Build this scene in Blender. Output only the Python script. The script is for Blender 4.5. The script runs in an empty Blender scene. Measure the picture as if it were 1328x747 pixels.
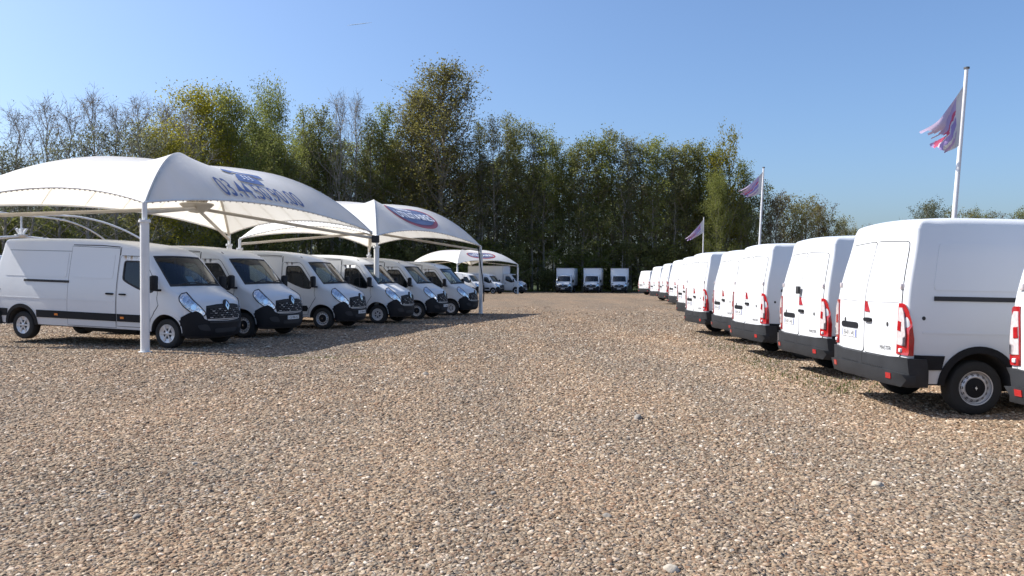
import bpy, bmesh, math, random
import numpy as np
from mathutils import Vector, Matrix, noise
from mathutils.geometry import delaunay_2d_cdt
from mathutils.bvhtree import BVHTree
rad = math.radians
SC = bpy.context.scene
COL = SC.collection
random.seed(7); np.random.seed(7)

# ------------------------------------------------------------------ camera
CAM_H = 1.685; FPX = 1011.9; PITCH = 0.01392; ROLL = 0.0022
cd = bpy.data.cameras.new('camera'); cam = bpy.data.objects.new('camera', cd); COL.objects.link(cam)
cd.sensor_width = 36; cd.lens = FPX / 1328 * 36; cd.clip_start = 0.1; cd.clip_end = 20000
cam.location = (0, 0, CAM_H)
cam.rotation_euler = (Matrix.Rotation(math.pi/2 - PITCH, 3, 'X') @ Matrix.Rotation(ROLL, 3, 'Z')).to_euler()
SC.camera = cam

def at(u, v, Y):
    """photo pixel + distance -> world point"""
    a = (u - 664) / FPX; b = -(v - 373.5) / FPX
    dy = math.cos(PITCH) + b*math.sin(PITCH); dz = -math.sin(PITCH) + b*math.cos(PITCH)
    return Vector((a*Y/dy, Y, CAM_H + dz*Y/dy))

# ------------------------------------------------------------------ world, sun, exposure
SUNV = Vector((-0.92, 0.215, 1.0)).normalized()
SUN_EL = math.asin(SUNV.z); SUN_AZ = math.atan2(SUNV.x, SUNV.y)
W = bpy.data.worlds.new('World'); SC.world = W; W.use_nodes = True
nt = W.node_tree; nt.nodes.clear()
sky = nt.nodes.new('ShaderNodeTexSky'); sky.sky_type = 'NISHITA'; sky.sun_disc = False
sky.sun_elevation = SUN_EL; sky.sun_rotation = SUN_AZ
sky.altitude = 50; sky.air_density = 1.0; sky.dust_density = 2.4; sky.ozone_density = 7.5
bg = nt.nodes.new('ShaderNodeBackground'); bg.inputs[1].default_value = 0.114
wo = nt.nodes.new('ShaderNodeOutputWorld')
nt.links.new(sky.outputs[0], bg.inputs[0]); nt.links.new(bg.outputs[0], wo.inputs[0])
sl = bpy.data.lights.new('sun', 'SUN'); sl.energy = 4.4; sl.angle = rad(0.5); sl.color = (1, 0.95, 0.87)
so = bpy.data.objects.new('sun', sl); COL.objects.link(so)
so.location = (-40, 10, 60); so.rotation_euler = SUNV.to_track_quat('Z', 'Y').to_euler()
SC.view_settings.view_transform = 'Standard'; SC.view_settings.look = 'None'
SC.view_settings.exposure = 0.74; SC.view_settings.gamma = 1.0

# ------------------------------------------------------------------ materials
def nodes_of(name):
    m = bpy.data.materials.new(name); m.use_nodes = True
    return m, m.node_tree, m.node_tree.nodes['Principled BSDF']
def mat(name, col, rough=0.5, metal=0.0, coat=0.0, var=0.06, scale=3.0, bump=0.0, bscale=40, spec=0.5):
    m, t, b = nodes_of(name)
    tc = t.nodes.new('ShaderNodeTexCoord'); nz = t.nodes.new('ShaderNodeTexNoise')
    nz.inputs['Scale'].default_value = scale; nz.inputs['Detail'].default_value = 5
    t.links.new(tc.outputs['Object'], nz.inputs['Vector'])
    rp = t.nodes.new('ShaderNodeValToRGB')
    rp.color_ramp.elements[0].position = .3; rp.color_ramp.elements[1].position = .7
    rp.color_ramp.elements[0].color = (*[c*(1-var) for c in col], 1)
    rp.color_ramp.elements[1].color = (*[min(1, c*(1+var)) for c in col], 1)
    t.links.new(nz.outputs['Fac'], rp.inputs[0]); t.links.new(rp.outputs[0], b.inputs['Base Color'])
    b.inputs['Roughness'].default_value = rough; b.inputs['Metallic'].default_value = metal
    b.inputs['Coat Weight'].default_value = coat; b.inputs['Coat Roughness'].default_value = .05
    b.inputs['Specular IOR Level'].default_value = spec
    if bump:
        n2 = t.nodes.new('ShaderNodeTexNoise'); n2.inputs['Scale'].default_value = bscale
        t.links.new(tc.outputs['Object'], n2.inputs['Vector'])
        bp = t.nodes.new('ShaderNodeBump'); bp.inputs['Strength'].default_value = bump
        bp.inputs['Distance'].default_value = .02
        t.links.new(n2.outputs['Fac'], bp.inputs['Height']); t.links.new(bp.outputs[0], b.inputs['Normal'])
    return m
def van_paint():
    m, t, b = nodes_of('van_white_paint')
    tc = t.nodes.new('ShaderNodeTexCoord'); nz = t.nodes.new('ShaderNodeTexNoise')
    nz.inputs['Scale'].default_value = 2.2; nz.inputs['Detail'].default_value = 6
    t.links.new(tc.outputs['Object'], nz.inputs['Vector'])
    sx = t.nodes.new('ShaderNodeSeparateXYZ'); t.links.new(tc.outputs['Object'], sx.inputs[0])
    # road dust thrown up on the lowest panels
    mr = t.nodes.new('ShaderNodeMapRange'); mr.inputs[1].default_value = .75; mr.inputs[2].default_value = .3
    mr.inputs[3].default_value = 0; mr.inputs[4].default_value = .35
    t.links.new(sx.outputs[2], mr.inputs[0])
    mu = t.nodes.new('ShaderNodeMath'); mu.operation = 'MULTIPLY'
    t.links.new(mr.outputs[0], mu.inputs[0]); t.links.new(nz.outputs['Fac'], mu.inputs[1])
    mx = t.nodes.new('ShaderNodeMix'); mx.data_type = 'RGBA'
    mx.inputs[6].default_value = (.67, .685, .70, 1); mx.inputs[7].default_value = (.42, .36, .28, 1)
    t.links.new(mu.outputs[0], mx.inputs[0]); t.links.new(mx.outputs[2], b.inputs['Base Color'])
    rr = t.nodes.new('ShaderNodeMapRange'); rr.inputs[3].default_value = .22; rr.inputs[4].default_value = .42
    t.links.new(nz.outputs['Fac'], rr.inputs[0]); t.links.new(rr.outputs[0], b.inputs['Roughness'])
    b.inputs['Coat Weight'].default_value = .35; b.inputs['Coat Roughness'].default_value = .12
    return m
def glass_mat(name, tint, refl=1.0):
    m = bpy.data.materials.new(name); m.use_nodes = True; t = m.node_tree; t.nodes.clear()
    o = t.nodes.new('ShaderNodeOutputMaterial'); tr = t.nodes.new('ShaderNodeBsdfTransparent')
    gl = t.nodes.new('ShaderNodeBsdfGlossy'); mx = t.nodes.new('ShaderNodeMixShader'); fr = t.nodes.new('ShaderNodeFresnel')
    tr.inputs[0].default_value = (*tint, 1); gl.inputs['Roughness'].default_value = .015
    gl.inputs['Color'].default_value = (.95, .97, 1, 1); fr.inputs[0].default_value = 1.52
    mu = t.nodes.new('ShaderNodeMath'); mu.operation = 'MULTIPLY'; mu.inputs[1].default_value = refl
    t.links.new(fr.outputs[0], mu.inputs[0]); t.links.new(mu.outputs[0], mx.inputs[0])
    t.links.new(tr.outputs[0], mx.inputs[1]); t.links.new(gl.outputs[0], mx.inputs[2]); t.links.new(mx.outputs[0], o.inputs[0])
    return m
def leaf_mat(name, cols, trans=0.55):
    m = bpy.data.materials.new(name); m.use_nodes = True; t = m.node_tree; t.nodes.clear()
    o = t.nodes.new('ShaderNodeOutputMaterial'); g = t.nodes.new('ShaderNodeNewGeometry')
    rp = t.nodes.new('ShaderNodeValToRGB'); rp.color_ramp.interpolation = 'LINEAR'
    els = rp.color_ramp.elements
    while len(els) < len(cols): els.new(.5)
    for i, c in enumerate(cols): els[i].position = i/(len(cols)-1); els[i].color = (*c, 1)
    oi = t.nodes.new('ShaderNodeObjectInfo')
    ma = t.nodes.new('ShaderNodeMath'); ma.operation = 'MULTIPLY_ADD'; ma.inputs[1].default_value = .62
    mb = t.nodes.new('ShaderNodeMath'); mb.operation = 'MULTIPLY'; mb.inputs[1].default_value = .38
    t.links.new(oi.outputs['Random'], mb.inputs[0]); t.links.new(g.outputs['Random Per Island'], ma.inputs[0])
    t.links.new(mb.outputs[0], ma.inputs[2]); t.links.new(ma.outputs[0], rp.inputs[0])
    df = t.nodes.new('ShaderNodeBsdfDiffuse'); tl = t.nodes.new('ShaderNodeBsdfTranslucent'); mx = t.nodes.new('ShaderNodeMixShader')
    mx.inputs[0].default_value = trans
    for n in (df, tl): t.links.new(rp.outputs[0], n.inputs[0])
    t.links.new(df.outputs[0], mx.inputs[1]); t.links.new(tl.outputs[0], mx.inputs[2]); t.links.new(mx.outputs[0], o.inputs[0])
    return m
def fabric_mat():
    m = bpy.data.materials.new('white_pvc_membrane'); m.use_nodes = True; t = m.node_tree; t.nodes.clear()
    o = t.nodes.new('ShaderNodeOutputMaterial'); pb = t.nodes.new('ShaderNodeBsdfPrincipled')
    tl = t.nodes.new('ShaderNodeBsdfTranslucent'); mx = t.nodes.new('ShaderNodeMixShader')
    tc = t.nodes.new('ShaderNodeTexCoord'); nz = t.nodes.new('ShaderNodeTexNoise'); nz.inputs['Scale'].default_value = 1.3; nz.inputs['Detail'].default_value = 7
    rp = t.nodes.new('ShaderNodeValToRGB'); rp.color_ramp.elements[0].color = (.80, .79, .76, 1); rp.color_ramp.elements[1].color = (.86, .86, .86, 1)
    rp.color_ramp.elements[0].position = .3; rp.color_ramp.elements[1].position = .62
    t.links.new(tc.outputs['Object'], nz.inputs['Vector']); t.links.new(nz.outputs['Fac'], rp.inputs[0]); t.links.new(rp.outputs[0], pb.inputs['Base Color'])
    pb.inputs['Roughness'].default_value = .45; tl.inputs[0].default_value = (.82, .77, .66, 1); mx.inputs[0].default_value = .38
    t.links.new(pb.outputs[0], mx.inputs[1]); t.links.new(tl.outputs[0], mx.inputs[2]); t.links.new(mx.outputs[0], o.inputs[0])
    return m
M = {}
M['white'] = van_paint()
M['whitebox'] = mat('box_white_panel', (.78, .79, .8), .35, var=.03, scale=.8)
M['black'] = mat('black_plastic', (.010, .011, .014), .62, spec=.25, var=.15, bump=.1, bscale=300)
M['bumper'] = mat('grey_bumper_plastic', (.026, .028, .032), .6, spec=.3, var=.15, scale=6, bump=.1, bscale=300)
M['gap'] = mat('dark_gap', (.03, .03, .032), .8)
M['rubber'] = mat('tyre_rubber', (.022, .022, .022), .85, var=.2, bump=.15, bscale=60)
M['silver'] = mat('silver_wheel_paint', (.58, .58, .59), .35, metal=.35)
M['chrome'] = mat('chrome', (.75, .76, .78), .12, metal=1.0)
M['lamp'] = mat('headlamp_reflector', (.62, .65, .7), .18, metal=.75, var=.35, scale=14, bump=.5, bscale=25)
M['red'] = mat('red_lens', (.36, .010, .013), .15, coat=1, var=.15, scale=20)
M['clear'] = mat('clear_lens', (.56, .50, .50), .15, coat=1, var=.15, scale=25)
M['orange'] = mat('orange_lens', (.75, .2, .02), .2, coat=1)
M['glass'] = glass_mat('side_glass', (.34, .39, .37))
M['wglass'] = glass_mat('windscreen_glass', (.60, .66, .63))
M['seat'] = mat('seat_cloth', (.05, .052, .06), .9)
M['dash'] = mat('dashboard', (.04, .042, .046), .7)
M['bulk'] = mat('bulkhead_grey', (.22, .22, .22), .7)
M['plate'] = mat('plate_white', (.75, .76, .76), .4, var=.03)
M['ink'] = mat('black_ink', (.02, .02, .025), .5)
M['blueband'] = mat('plate_blue', (.03, .08, .4), .4)
M['paper'] = mat('paper', (.8, .8, .8), .8, var=.02)
M['post'] = mat('white_post_paint', (.74, .74, .73), .4, var=.08, scale=2, bump=.05)
M['beam'] = mat('cream_beam_paint', (.55, .5, .42), .5, var=.08)
M['fabric'] = fabric_mat()
M['printblue'] = mat('canopy_print_blue', (.085, .13, .29), .5, var=.12, scale=1.5)
M['printgrey'] = mat('canopy_print_grey_blue', (.10, .13, .235), .5, var=.12)
M['printred'] = mat('canopy_print_red', (.36, .07, .08), .5, var=.12)
M['printwhite'] = mat('canopy_print_white', (.8, .8, .82), .5, var=.05)
M['rope'] = mat('edge_rope', (.38, .36, .32), .9)
M['pole'] = mat('flagpole_white', (.72, .72, .73), .35, var=.06)
M['dusty'] = mat('dusty_steel', (.11, .11, .11), .6, var=.3)

# ------------------------------------------------------------------ helpers: objects
def link_mesh(name, me, parent=None):
    o = bpy.data.objects.new(name, me); COL.objects.link(o)
    if parent is not None: o.parent = parent
    return o
def pymesh(name, verts, faces, mats, midx=None, smooth=True, angle=35):
    me = bpy.data.meshes.new(name); me.from_pydata([tuple(v) for v in verts], [], [tuple(f) for f in faces])
    if not isinstance(mats, (list, tuple)): mats = [mats]
    for m in mats: me.materials.append(m)
    if midx is not None: me.polygons.foreach_set('material_index', midx)
    if smooth:
        me.polygons.foreach_set('use_smooth', [True]*len(me.polygons)); me.set_sharp_from_angle(angle=rad(angle))
    me.update(); return me
def fastmesh(name, V, F, mats, midx=None, smooth=False):
    V = np.asarray(V, np.float32); F = np.asarray(F, np.int32); k = F.shape[1]
    me = bpy.data.meshes.new(name); me.vertices.add(len(V)); me.vertices.foreach_set('co', V.ravel())
    me.loops.add(F.size); me.loops.foreach_set('vertex_index', F.ravel())
    me.polygons.add(len(F)); me.polygons.foreach_set('loop_start', np.arange(0, F.size, k, dtype=np.int32))
    if not isinstance(mats, (list, tuple)): mats = [mats]
    for m in mats: me.materials.append(m)
    if midx is not None: me.polygons.foreach_set('material_index', midx)
    if smooth: me.polygons.foreach_set('use_smooth', np.ones(len(F), bool))
    me.update(calc_edges=True); me.validate(); return me
def tag(o, label=None, cat=None, group=None, kind=None):
    if label: o['label'] = label
    if cat: o['category'] = cat
    if group: o['group'] = group
    if kind: o['kind'] = kind
    return o
def empty(name, loc=(0, 0, 0), rot=(0, 0, 0)):
    o = bpy.data.objects.new(name, None); COL.objects.link(o); o.location = loc; o.rotation_euler = rot
    o.empty_display_size = .2; return o
def copy_tree(o, parent=None, skip=()):
    c = o.copy(); COL.objects.link(c)
    if parent is not None: c.parent = parent
    for ch in o.children:
        if ch.name.split('.')[0] not in skip: copy_tree(ch, c, skip)
    return c

class MB:
    """mesh collector"""
    def __init__(s): s.v = []; s.f = []; s.m = []
    def add(s, V, F, m=0):
        o = len(s.v); s.v += [tuple(p) for p in V]; s.f += [tuple(i+o for i in f) for f in F]; s.m += [m]*len(F)
    def box(s, c, d, m=0, bev=0.0, rot=None):
        bm = bmesh.new(); bmesh.ops.create_cube(bm, size=1)
        for v in bm.verts: v.co = Vector((v.co.x*d[0], v.co.y*d[1], v.co.z*d[2]))
        if bev: bmesh.ops.bevel(bm, geom=bm.edges[:], offset=bev, segments=2, affect='EDGES', profile=.5)
        R = rot if rot is not None else Matrix.Identity(3)
        bm.verts.index_update()
        s.add([R @ v.co + Vector(c) for v in bm.verts], [[v.index for v in f.verts] for f in bm.faces], m); bm.free()
    def tube(s, pts, r, n=8, m=0, cap=True):
        pts = [Vector(p) for p in pts]; k = len(pts)
        rs = r if isinstance(r, (list, tuple)) else [r]*k
        V = []; F = []; up = None
        for i in range(k):
            d = (pts[min(i+1, k-1)] - pts[max(i-1, 0)]).normalized()
            if up is None: up = Vector((0, 0, 1)) if abs(d.z) < .9 else Vector((1, 0, 0))
            a = d.cross(up).normalized(); b = a.cross(d).normalized(); up = b
            for j in range(n):
                t = 2*math.pi*j/n; V.append(pts[i] + (a*math.cos(t) + b*math.sin(t))*rs[i])
        for i in range(k-1):
            for j in range(n):
                F.append((i*n+j, i*n+(j+1) % n, (i+1)*n+(j+1) % n, (i+1)*n+j))
        if cap: F.append(tuple(range(n))[::-1]); F.append(tuple((k-1)*n+j for j in range(n)))
        s.add(V, F, m)
    def lathe(s, prof, n=24, m=0, axis='z', c=(0, 0, 0)):
        V = []; F = []; k = len(prof)
        for r, h in prof:
            for j in range(n):
                t = 2*math.pi*j/n; x, y = r*math.cos(t), r*math.sin(t)
                V.append((x+c[0], y+c[1], h+c[2]) if axis == 'z' else (x+c[0], h+c[1], y+c[2]))
        for i in range(k-1):
            for j in range(n):
                F.append((i*n+j, i*n+(j+1) % n, (i+1)*n+(j+1) % n, (i+1)*n+j))
        s.add(V, F, m)
    def build(s, name, mats, parent=None, smooth=True, angle=35):
        me = pymesh(name, s.v, s.f, mats, s.m, smooth, angle)
        bm = bmesh.new(); bm.from_mesh(me); bmesh.ops.recalc_face_normals(bm, faces=bm.faces[:]); bm.to_mesh(me); bm.free()
        return link_mesh(name, me, parent)

# ------------------------------------------------------------------ 2D helpers
def inpoly(P, poly):
    P = np.asarray(P, float); poly = np.asarray(poly, float); x, y = P[:, 0], P[:, 1]
    c = np.zeros(len(P), bool); q = np.roll(poly, 1, 0)
    for (x1, y1), (x2, y2) in zip(poly, q):
        if y1 == y2: continue
        c ^= ((y1 > y) != (y2 > y)) & (x < (x2-x1)*(y-y1)/(y2-y1)+x1)
    return c
def cdt(outer, holes=(), step=.08):
    loops = [list(map(tuple, outer))] + [list(map(tuple, h)) for h in holes]
    V = []; E = []
    for L in loops:
        o = len(V); V += L; E += [(o+i, o+(i+1) % len(L)) for i in range(len(L))]
    A = np.array(outer); lo = A.min(0); hi = A.max(0)
    if step:
        gx = np.arange(lo[0]+step*.5, hi[0], step); gy = np.arange(lo[1]+step*.5, hi[1], step)
        G = np.array([(a, b) for a in gx for b in gy])
        if len(G):
            k = inpoly(G, outer)
            for h in holes: k &= ~inpoly(G, h)
            B = np.array(V)
            Gk = G[k]
            if len(Gk):
                d = np.sqrt(((Gk[:, None, :]-B[None])**2).sum(2)).min(1)
                V += [tuple(p) for p in Gk[d > step*.35]]
    r = delaunay_2d_cdt([Vector(p) for p in V], E, [], 0, 1e-6)
    VV = [tuple(p) for p in r[0]]; T = [tuple(f) for f in r[2]]
    cen = np.array([np.mean([VV[i] for i in f], axis=0) for f in T])
    k = inpoly(cen, outer)
    for h in holes: k &= ~inpoly(cen, h)
    return VV, [f for f, q in zip(T, k) if q]
def densify(poly, d):
    out = []
    for i in range(len(poly)):
        a = np.array(poly[i], float); b = np.array(poly[(i+1) % len(poly)], float)
        n = max(1, int(np.ceil(np.linalg.norm(b-a)/d)))
        out += [tuple(a+(b-a)*j/n) for j in range(n)]
    return out
def roundpoly(poly, it=2):
    P = [np.array(p, float) for p in poly]
    for _ in range(it):
        Q = []
        for i in range(len(P)):
            a, b = P[i], P[(i+1) % len(P)]; L = np.linalg.norm(b-a); k = min(.25, .035/max(L, 1e-6))
            Q += [a+(b-a)*k, b+(a-b)*k]
        P = Q
    return [tuple(p) for p in P]
def offset(poly, d):
    P = np.array(poly, float); a = np.roll(P, 1, 0); b = np.roll(P, -1, 0)
    t = b-a; t /= np.linalg.norm(t, axis=1)[:, None]+1e-9
    area = .5*np.sum(P[:, 0]*b[:, 1]-b[:, 0]*P[:, 1])
    n = np.stack([t[:, 1], -t[:, 0]], 1)*(1 if area > 0 else -1)
    return [tuple(p) for p in P+n*d]
def sstep(a, b, x):
    t = np.clip((np.asarray(x, float)-a)/(b-a), 0, 1); return t*t*(3-2*t)
def text_mesh(s, size=1.0, bold=0.0):
    cu = bpy.data.curves.new('lettering', 'FONT'); cu.body = s; cu.size = size; cu.align_x = 'CENTER'; cu.align_y = 'CENTER'; cu.resolution_u = 3; cu.offset = bold
    o = bpy.data.objects.new('lettering', cu); COL.objects.link(o)
    dg = bpy.context.evaluated_depsgraph_get(); me = bpy.data.meshes.new_from_object(o.evaluated_get(dg))
    V = [(v.co.x, v.co.y) for v in me.vertices]; F = [tuple(p.vertices) for p in me.polygons]
    bpy.data.objects.remove(o); bpy.data.curves.remove(cu); bpy.data.meshes.remove(me)
    return V, F

# ------------------------------------------------------------------ van generator
WZ = [.15, .4, .6, .9, 1.15, 1.4, 2.0, 2.35, 2.6]; WV = [.95, .99, 1.015, 1.032, 1.03, 1.005, .93, .875, .84]
WP = np.polyfit(WZ, WV, 4)
class Van:
    def __init__(s, wb=4.332, cab=False):
        s.wb = wb; s.cab = cab; s.xr = -wb-.948 if not cab else -1.52
        nose = [(.70, .25), (.80, .27), (.845, .38), (.86, .53), (.855, .68), (.845, .80), (.83, .92), (.81, 1.03), (.775, 1.11), (.70, 1.17), (.55, 1.25), (.38, 1.325), (.25, 1.385), (.17, 1.425)]
        ws = [(.17+(-.56-.17)*k/8, 1.425+(2.115-1.425)*k/8) for k in range(9)]
        xr = s.xr
        if cab:
            roof = [(-.56, 2.115), (-.63, 2.165), (-.75, 2.21), (-1.0, 2.25), (-1.3, 2.27), (-1.42, 2.265), (xr, 2.2)]
            rear = [(xr, 2.2), (xr-.01, 1.5), (xr-.01, .6), (xr, .42), (xr+.05, .37)]
        else:
            roof = [(-.56, 2.115), (-.66, 2.185), (-.80, 2.25), (-1.0, 2.32), (-1.3, 2.39), (-1.7, 2.44), (-2.2, 2.475), (-3, 2.49), (-4.0, 2.488), (xr+.4, 2.478), (xr+.12, 2.462), (xr+.045, 2.43), (xr+.012, 2.34)]
            rear = [(xr+.012, 2.34), (xr, 1.9), (xr, 1.5), (xr, 1.0), (xr, .6), (xr, .45), (xr+.03, .385), (xr+.08, .365)]
        def chaik(P, it=2):
            P = [np.array(p) for p in P]
            for _ in range(it):
                Q = [P[0]]
                for a, b in zip(P[:-1], P[1:]): Q += [a*.75+b*.25, a*.25+b*.75]
                P = Q+[P[-1]]
            return [tuple(p) for p in P]
        pts = []
        def put(L, r, tg):
            for p in L: pts.append((p[0], p[1], r(p) if callable(r) else r, tg))
        put(chaik(nose)[:-1], lambda p: .09 if p[1] > .5 else .05, 'nose')
        put(ws[:-1], .085, 'ws')
        put(chaik(roof)[:-1], lambda p: .10+.01*float(sstep(-.6, -1.5, p[0]))-.05*float(sstep(xr+.3, xr+.05, p[0])), 'roof')
        rd = []
        rr = chaik(rear)
        for a, b in zip(rr[:-1], rr[1:]):
            n = max(1, int(abs(a[1]-b[1])/.12)); rd += [(a[0]+(b[0]-a[0])*j/n, a[1]+(b[1]-a[1])*j/n) for j in range(n)]
        put(rd+[rr[-1]], lambda p: .05 if p[1] > .42 else .03, 'rear')
        zs = .37; R = .425
        arcs = [0.0] if cab else [-wb, 0.0]
        x = xr+.12
        for cx in arcs:
            xe = cx-R-.002
            n = max(2, int((xe-x)/.3)); put([(x+(xe-x)*j/n, zs) for j in range(n)], .02, 'bot')
            put([(cx-R*math.cos(a), .36+R*math.sin(a)) for a in np.linspace(.03, math.pi-.03, 19)], .02, 'bot')
            x = cx+R+.002
        put([(x, .34), (x+.08, .30), (x+.16, .26)], .02, 'bot')
        s.pts = pts
        s.inset()
        V, F, mi = s.shell(False)
        s.bvh = BVHTree.FromPolygons([Vector(v) for v in V], F)
    def Wd(s, x, z):
        return np.polyval(WP, np.clip(z, .15, 2.6)) - .07*sstep(.1, .86, x)
    def D(s, P):
        P = np.array(P, float).reshape(-1, 3).copy()
        kz = sstep(.70, 1.2, P[:, 2]); sb = .34*(sstep(.35, .86, P[:, 0])*(1-kz)+sstep(-1.25, .86, P[:, 0])*kz)*np.abs(P[:, 1])**2.2
        lean = 0 if s.cab else .17*sstep(1.3, 2.45, P[:, 2])*(1-sstep(s.xr+.05, s.xr+1.1, P[:, 0]))
        rb = 0 if s.cab else 0.03*np.abs(P[:, 1])**3*(1-sstep(s.xr, s.xr+.5, P[:, 0]))
        P[:, 0] += -sb+lean+rb
        return P
    def inset(s):
        p = np.array([q[:2] for q in s.pts]); r = np.array([q[2] for q in s.pts])
        t = np.roll(p, -1, 0)-np.roll(p, 1, 0); t /= np.linalg.norm(t, axis=1)[:, None]
        s.p = p; s.r = r; s.n = np.stack([t[:, 1], -t[:, 0]], 1); s.ins = p-s.n*r[:, None]
        s.tags = [q[3] for q in s.pts]
        s.Wi = s.Wd(s.ins[:, 0], s.ins[:, 1])
    LANES = [-1, -.94, -.75, -.5, -.25, 0, .25, .5, .75, .94, 1]
    def shell(s, holes=True):
        N = len(s.pts); V = []; F = []; mi = []; key = {}
        bulge = {'nose': .03, 'ws': .035, 'roof': .03, 'rear': .02, 'bot': 0}
        L = s.LANES; NF = 5
        wsi = [i for i, t in enumerate(s.tags) if t == 'ws']; lo, hi = wsi[0]+0, wsi[-1]
        rows = []
        for i in range(N):
            b = bulge[s.tags[i]]; row = []
            for l in L:
                row.append((s.p[i, 0]+s.n[i, 0]*b*(1-l*l), l*(s.Wi[i]-s.r[i]), s.p[i, 1]+s.n[i, 1]*b*(1-l*l)))
            left = []
            for k in range(1, NF+1):
                a = math.pi/2*k/NF; q = s.p[i]-s.n[i]*s.r[i]*(1-math.cos(a)); left.append((q[0], s.Wi[i]-s.r[i]+s.r[i]*math.sin(a), q[1]))
            rows.append([(x, -y, z) for x, y, z in left[::-1]]+row+left)
        K = len(rows[0]); V = [v for r_ in rows for v in r_]
        s.glass = []
        for i in range(N):
            j = (i+1) % N; tg = s.tags[i]
            for k in range(K-1):
                f = (i*K+k, i*K+k+1, j*K+k+1, j*K+k)
                lane = k-NF
                if tg == 'ws' and lo <= i <= hi and 1 <= lane < len(L)-2:
                    s.glass.append(f)
                    if holes: continue
                F.append(f); mi.append(1 if tg == 'bot' or (tg == 'nose' and s.p[i, 1] < .40) else 0)
        outer = [tuple(p) for p in s.ins]
        hl = [s.win()] if holes else []
        VV, T = cdt(outer, hl, .12)
        for sd in (-1, 1):
            o = len(V); w = s.Wd(np.array(VV)[:, 0], np.array(VV)[:, 1])
            V += [(v[0], sd*w[q], v[1]) for q, v in enumerate(VV)]
            for t in T:
                F.append((o+t[0], o+t[1], o+t[2]) if sd < 0 else (o+t[2], o+t[1], o+t[0]))
                cx, cz = np.mean([VV[q][0] for q in t]), np.mean([VV[q][1] for q in t]); mi.append(1 if cx > .36 and cz < .70-.5*max(0, .47-cx) else 0)
        s.rowsV = rows
        return [tuple(v) for v in s.D(V)], F, mi
    def win(s):
        return densify(roundpoly([(-1.27, 1.55), (-1.27, 1.99), (-.80, 1.99), (-.70, 1.93), (-.20, 1.44), (-.16, 1.33), (-.24, 1.275), (-.55, 1.30), (-.85, 1.38), (-1.10, 1.47)], 2), .09)
    # projections: 2D -> (p, n)
    def smap(s, sd):
        def f(u, v):
            def q(x, z): return Vector(s.D([(x, sd*float(s.Wd(x, z)), z)])[0])
            p = q(u, v); n = (q(u+.02, v)-p).cross(q(u, v+.02)-p).normalized()
            if n.y*sd < 0: n = -n
            return p, n
        return f
    def cmap(s, ax, sgn):
        def f(u, v):
            a = rad(u*60); d = Vector((math.cos(a)*sgn, math.sin(a), 0))
            h = s.bvh.ray_cast(Vector((ax, 0, v))+d*3.5, -d)
            if h[0] is None: return Vector((ax, 0, v))+d, d
            n = h[1]; n = n if n.dot(d) > 0 else -n
            return h[0], (n+d*.6).normalized()
        return f
    def xmap(s, sgn):
        def f(u, v):
            d = Vector((sgn, 0, 0)); h = s.bvh.ray_cast(Vector((sgn*9, u, v)), -d)
            if h[0] is None: return Vector((s.xr, u, v)), d
            n = h[1]; n = n if n.dot(d) > 0 else -n
            return h[0], (n+d).normalized()
        return f
    def patch(s, name, outline, f, off, m, parent, step=.08, holes=(), base=-.006, tri=None):
        VV, T = tri if tri else cdt(outline, holes, step)
        pn = [f(*v) for v in VV]
        V = [p+n*off for p, n in pn]; FF = []
        for t in T:
            nn = (V[t[1]]-V[t[0]]).cross(V[t[2]]-V[t[0]])
            FF.append(tuple(t) if nn.dot(pn[t[0]][1]) >= 0 else tuple(t[::-1]))
        if base is not None and tri is None:
            cnt = {}
            for t in FF:
                for a, b in zip(t, t[1:]+t[:1]): cnt[(a, b)] = 1
            bd = [e for e in cnt if (e[1], e[0]) not in cnt]; low = {}
            for a, b in bd:
                for q in (a, b):
                    if q not in low: low[q] = len(V); V.append(pn[q][0]+pn[q][1]*base)
                FF.append((b, a, low[a], low[b]))
        me = pymesh(name, V, FF, m, None, True, 40)
        return link_mesh(name, me, parent)
def ph(P): return [(a/60., z) for a, z in P]

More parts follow.
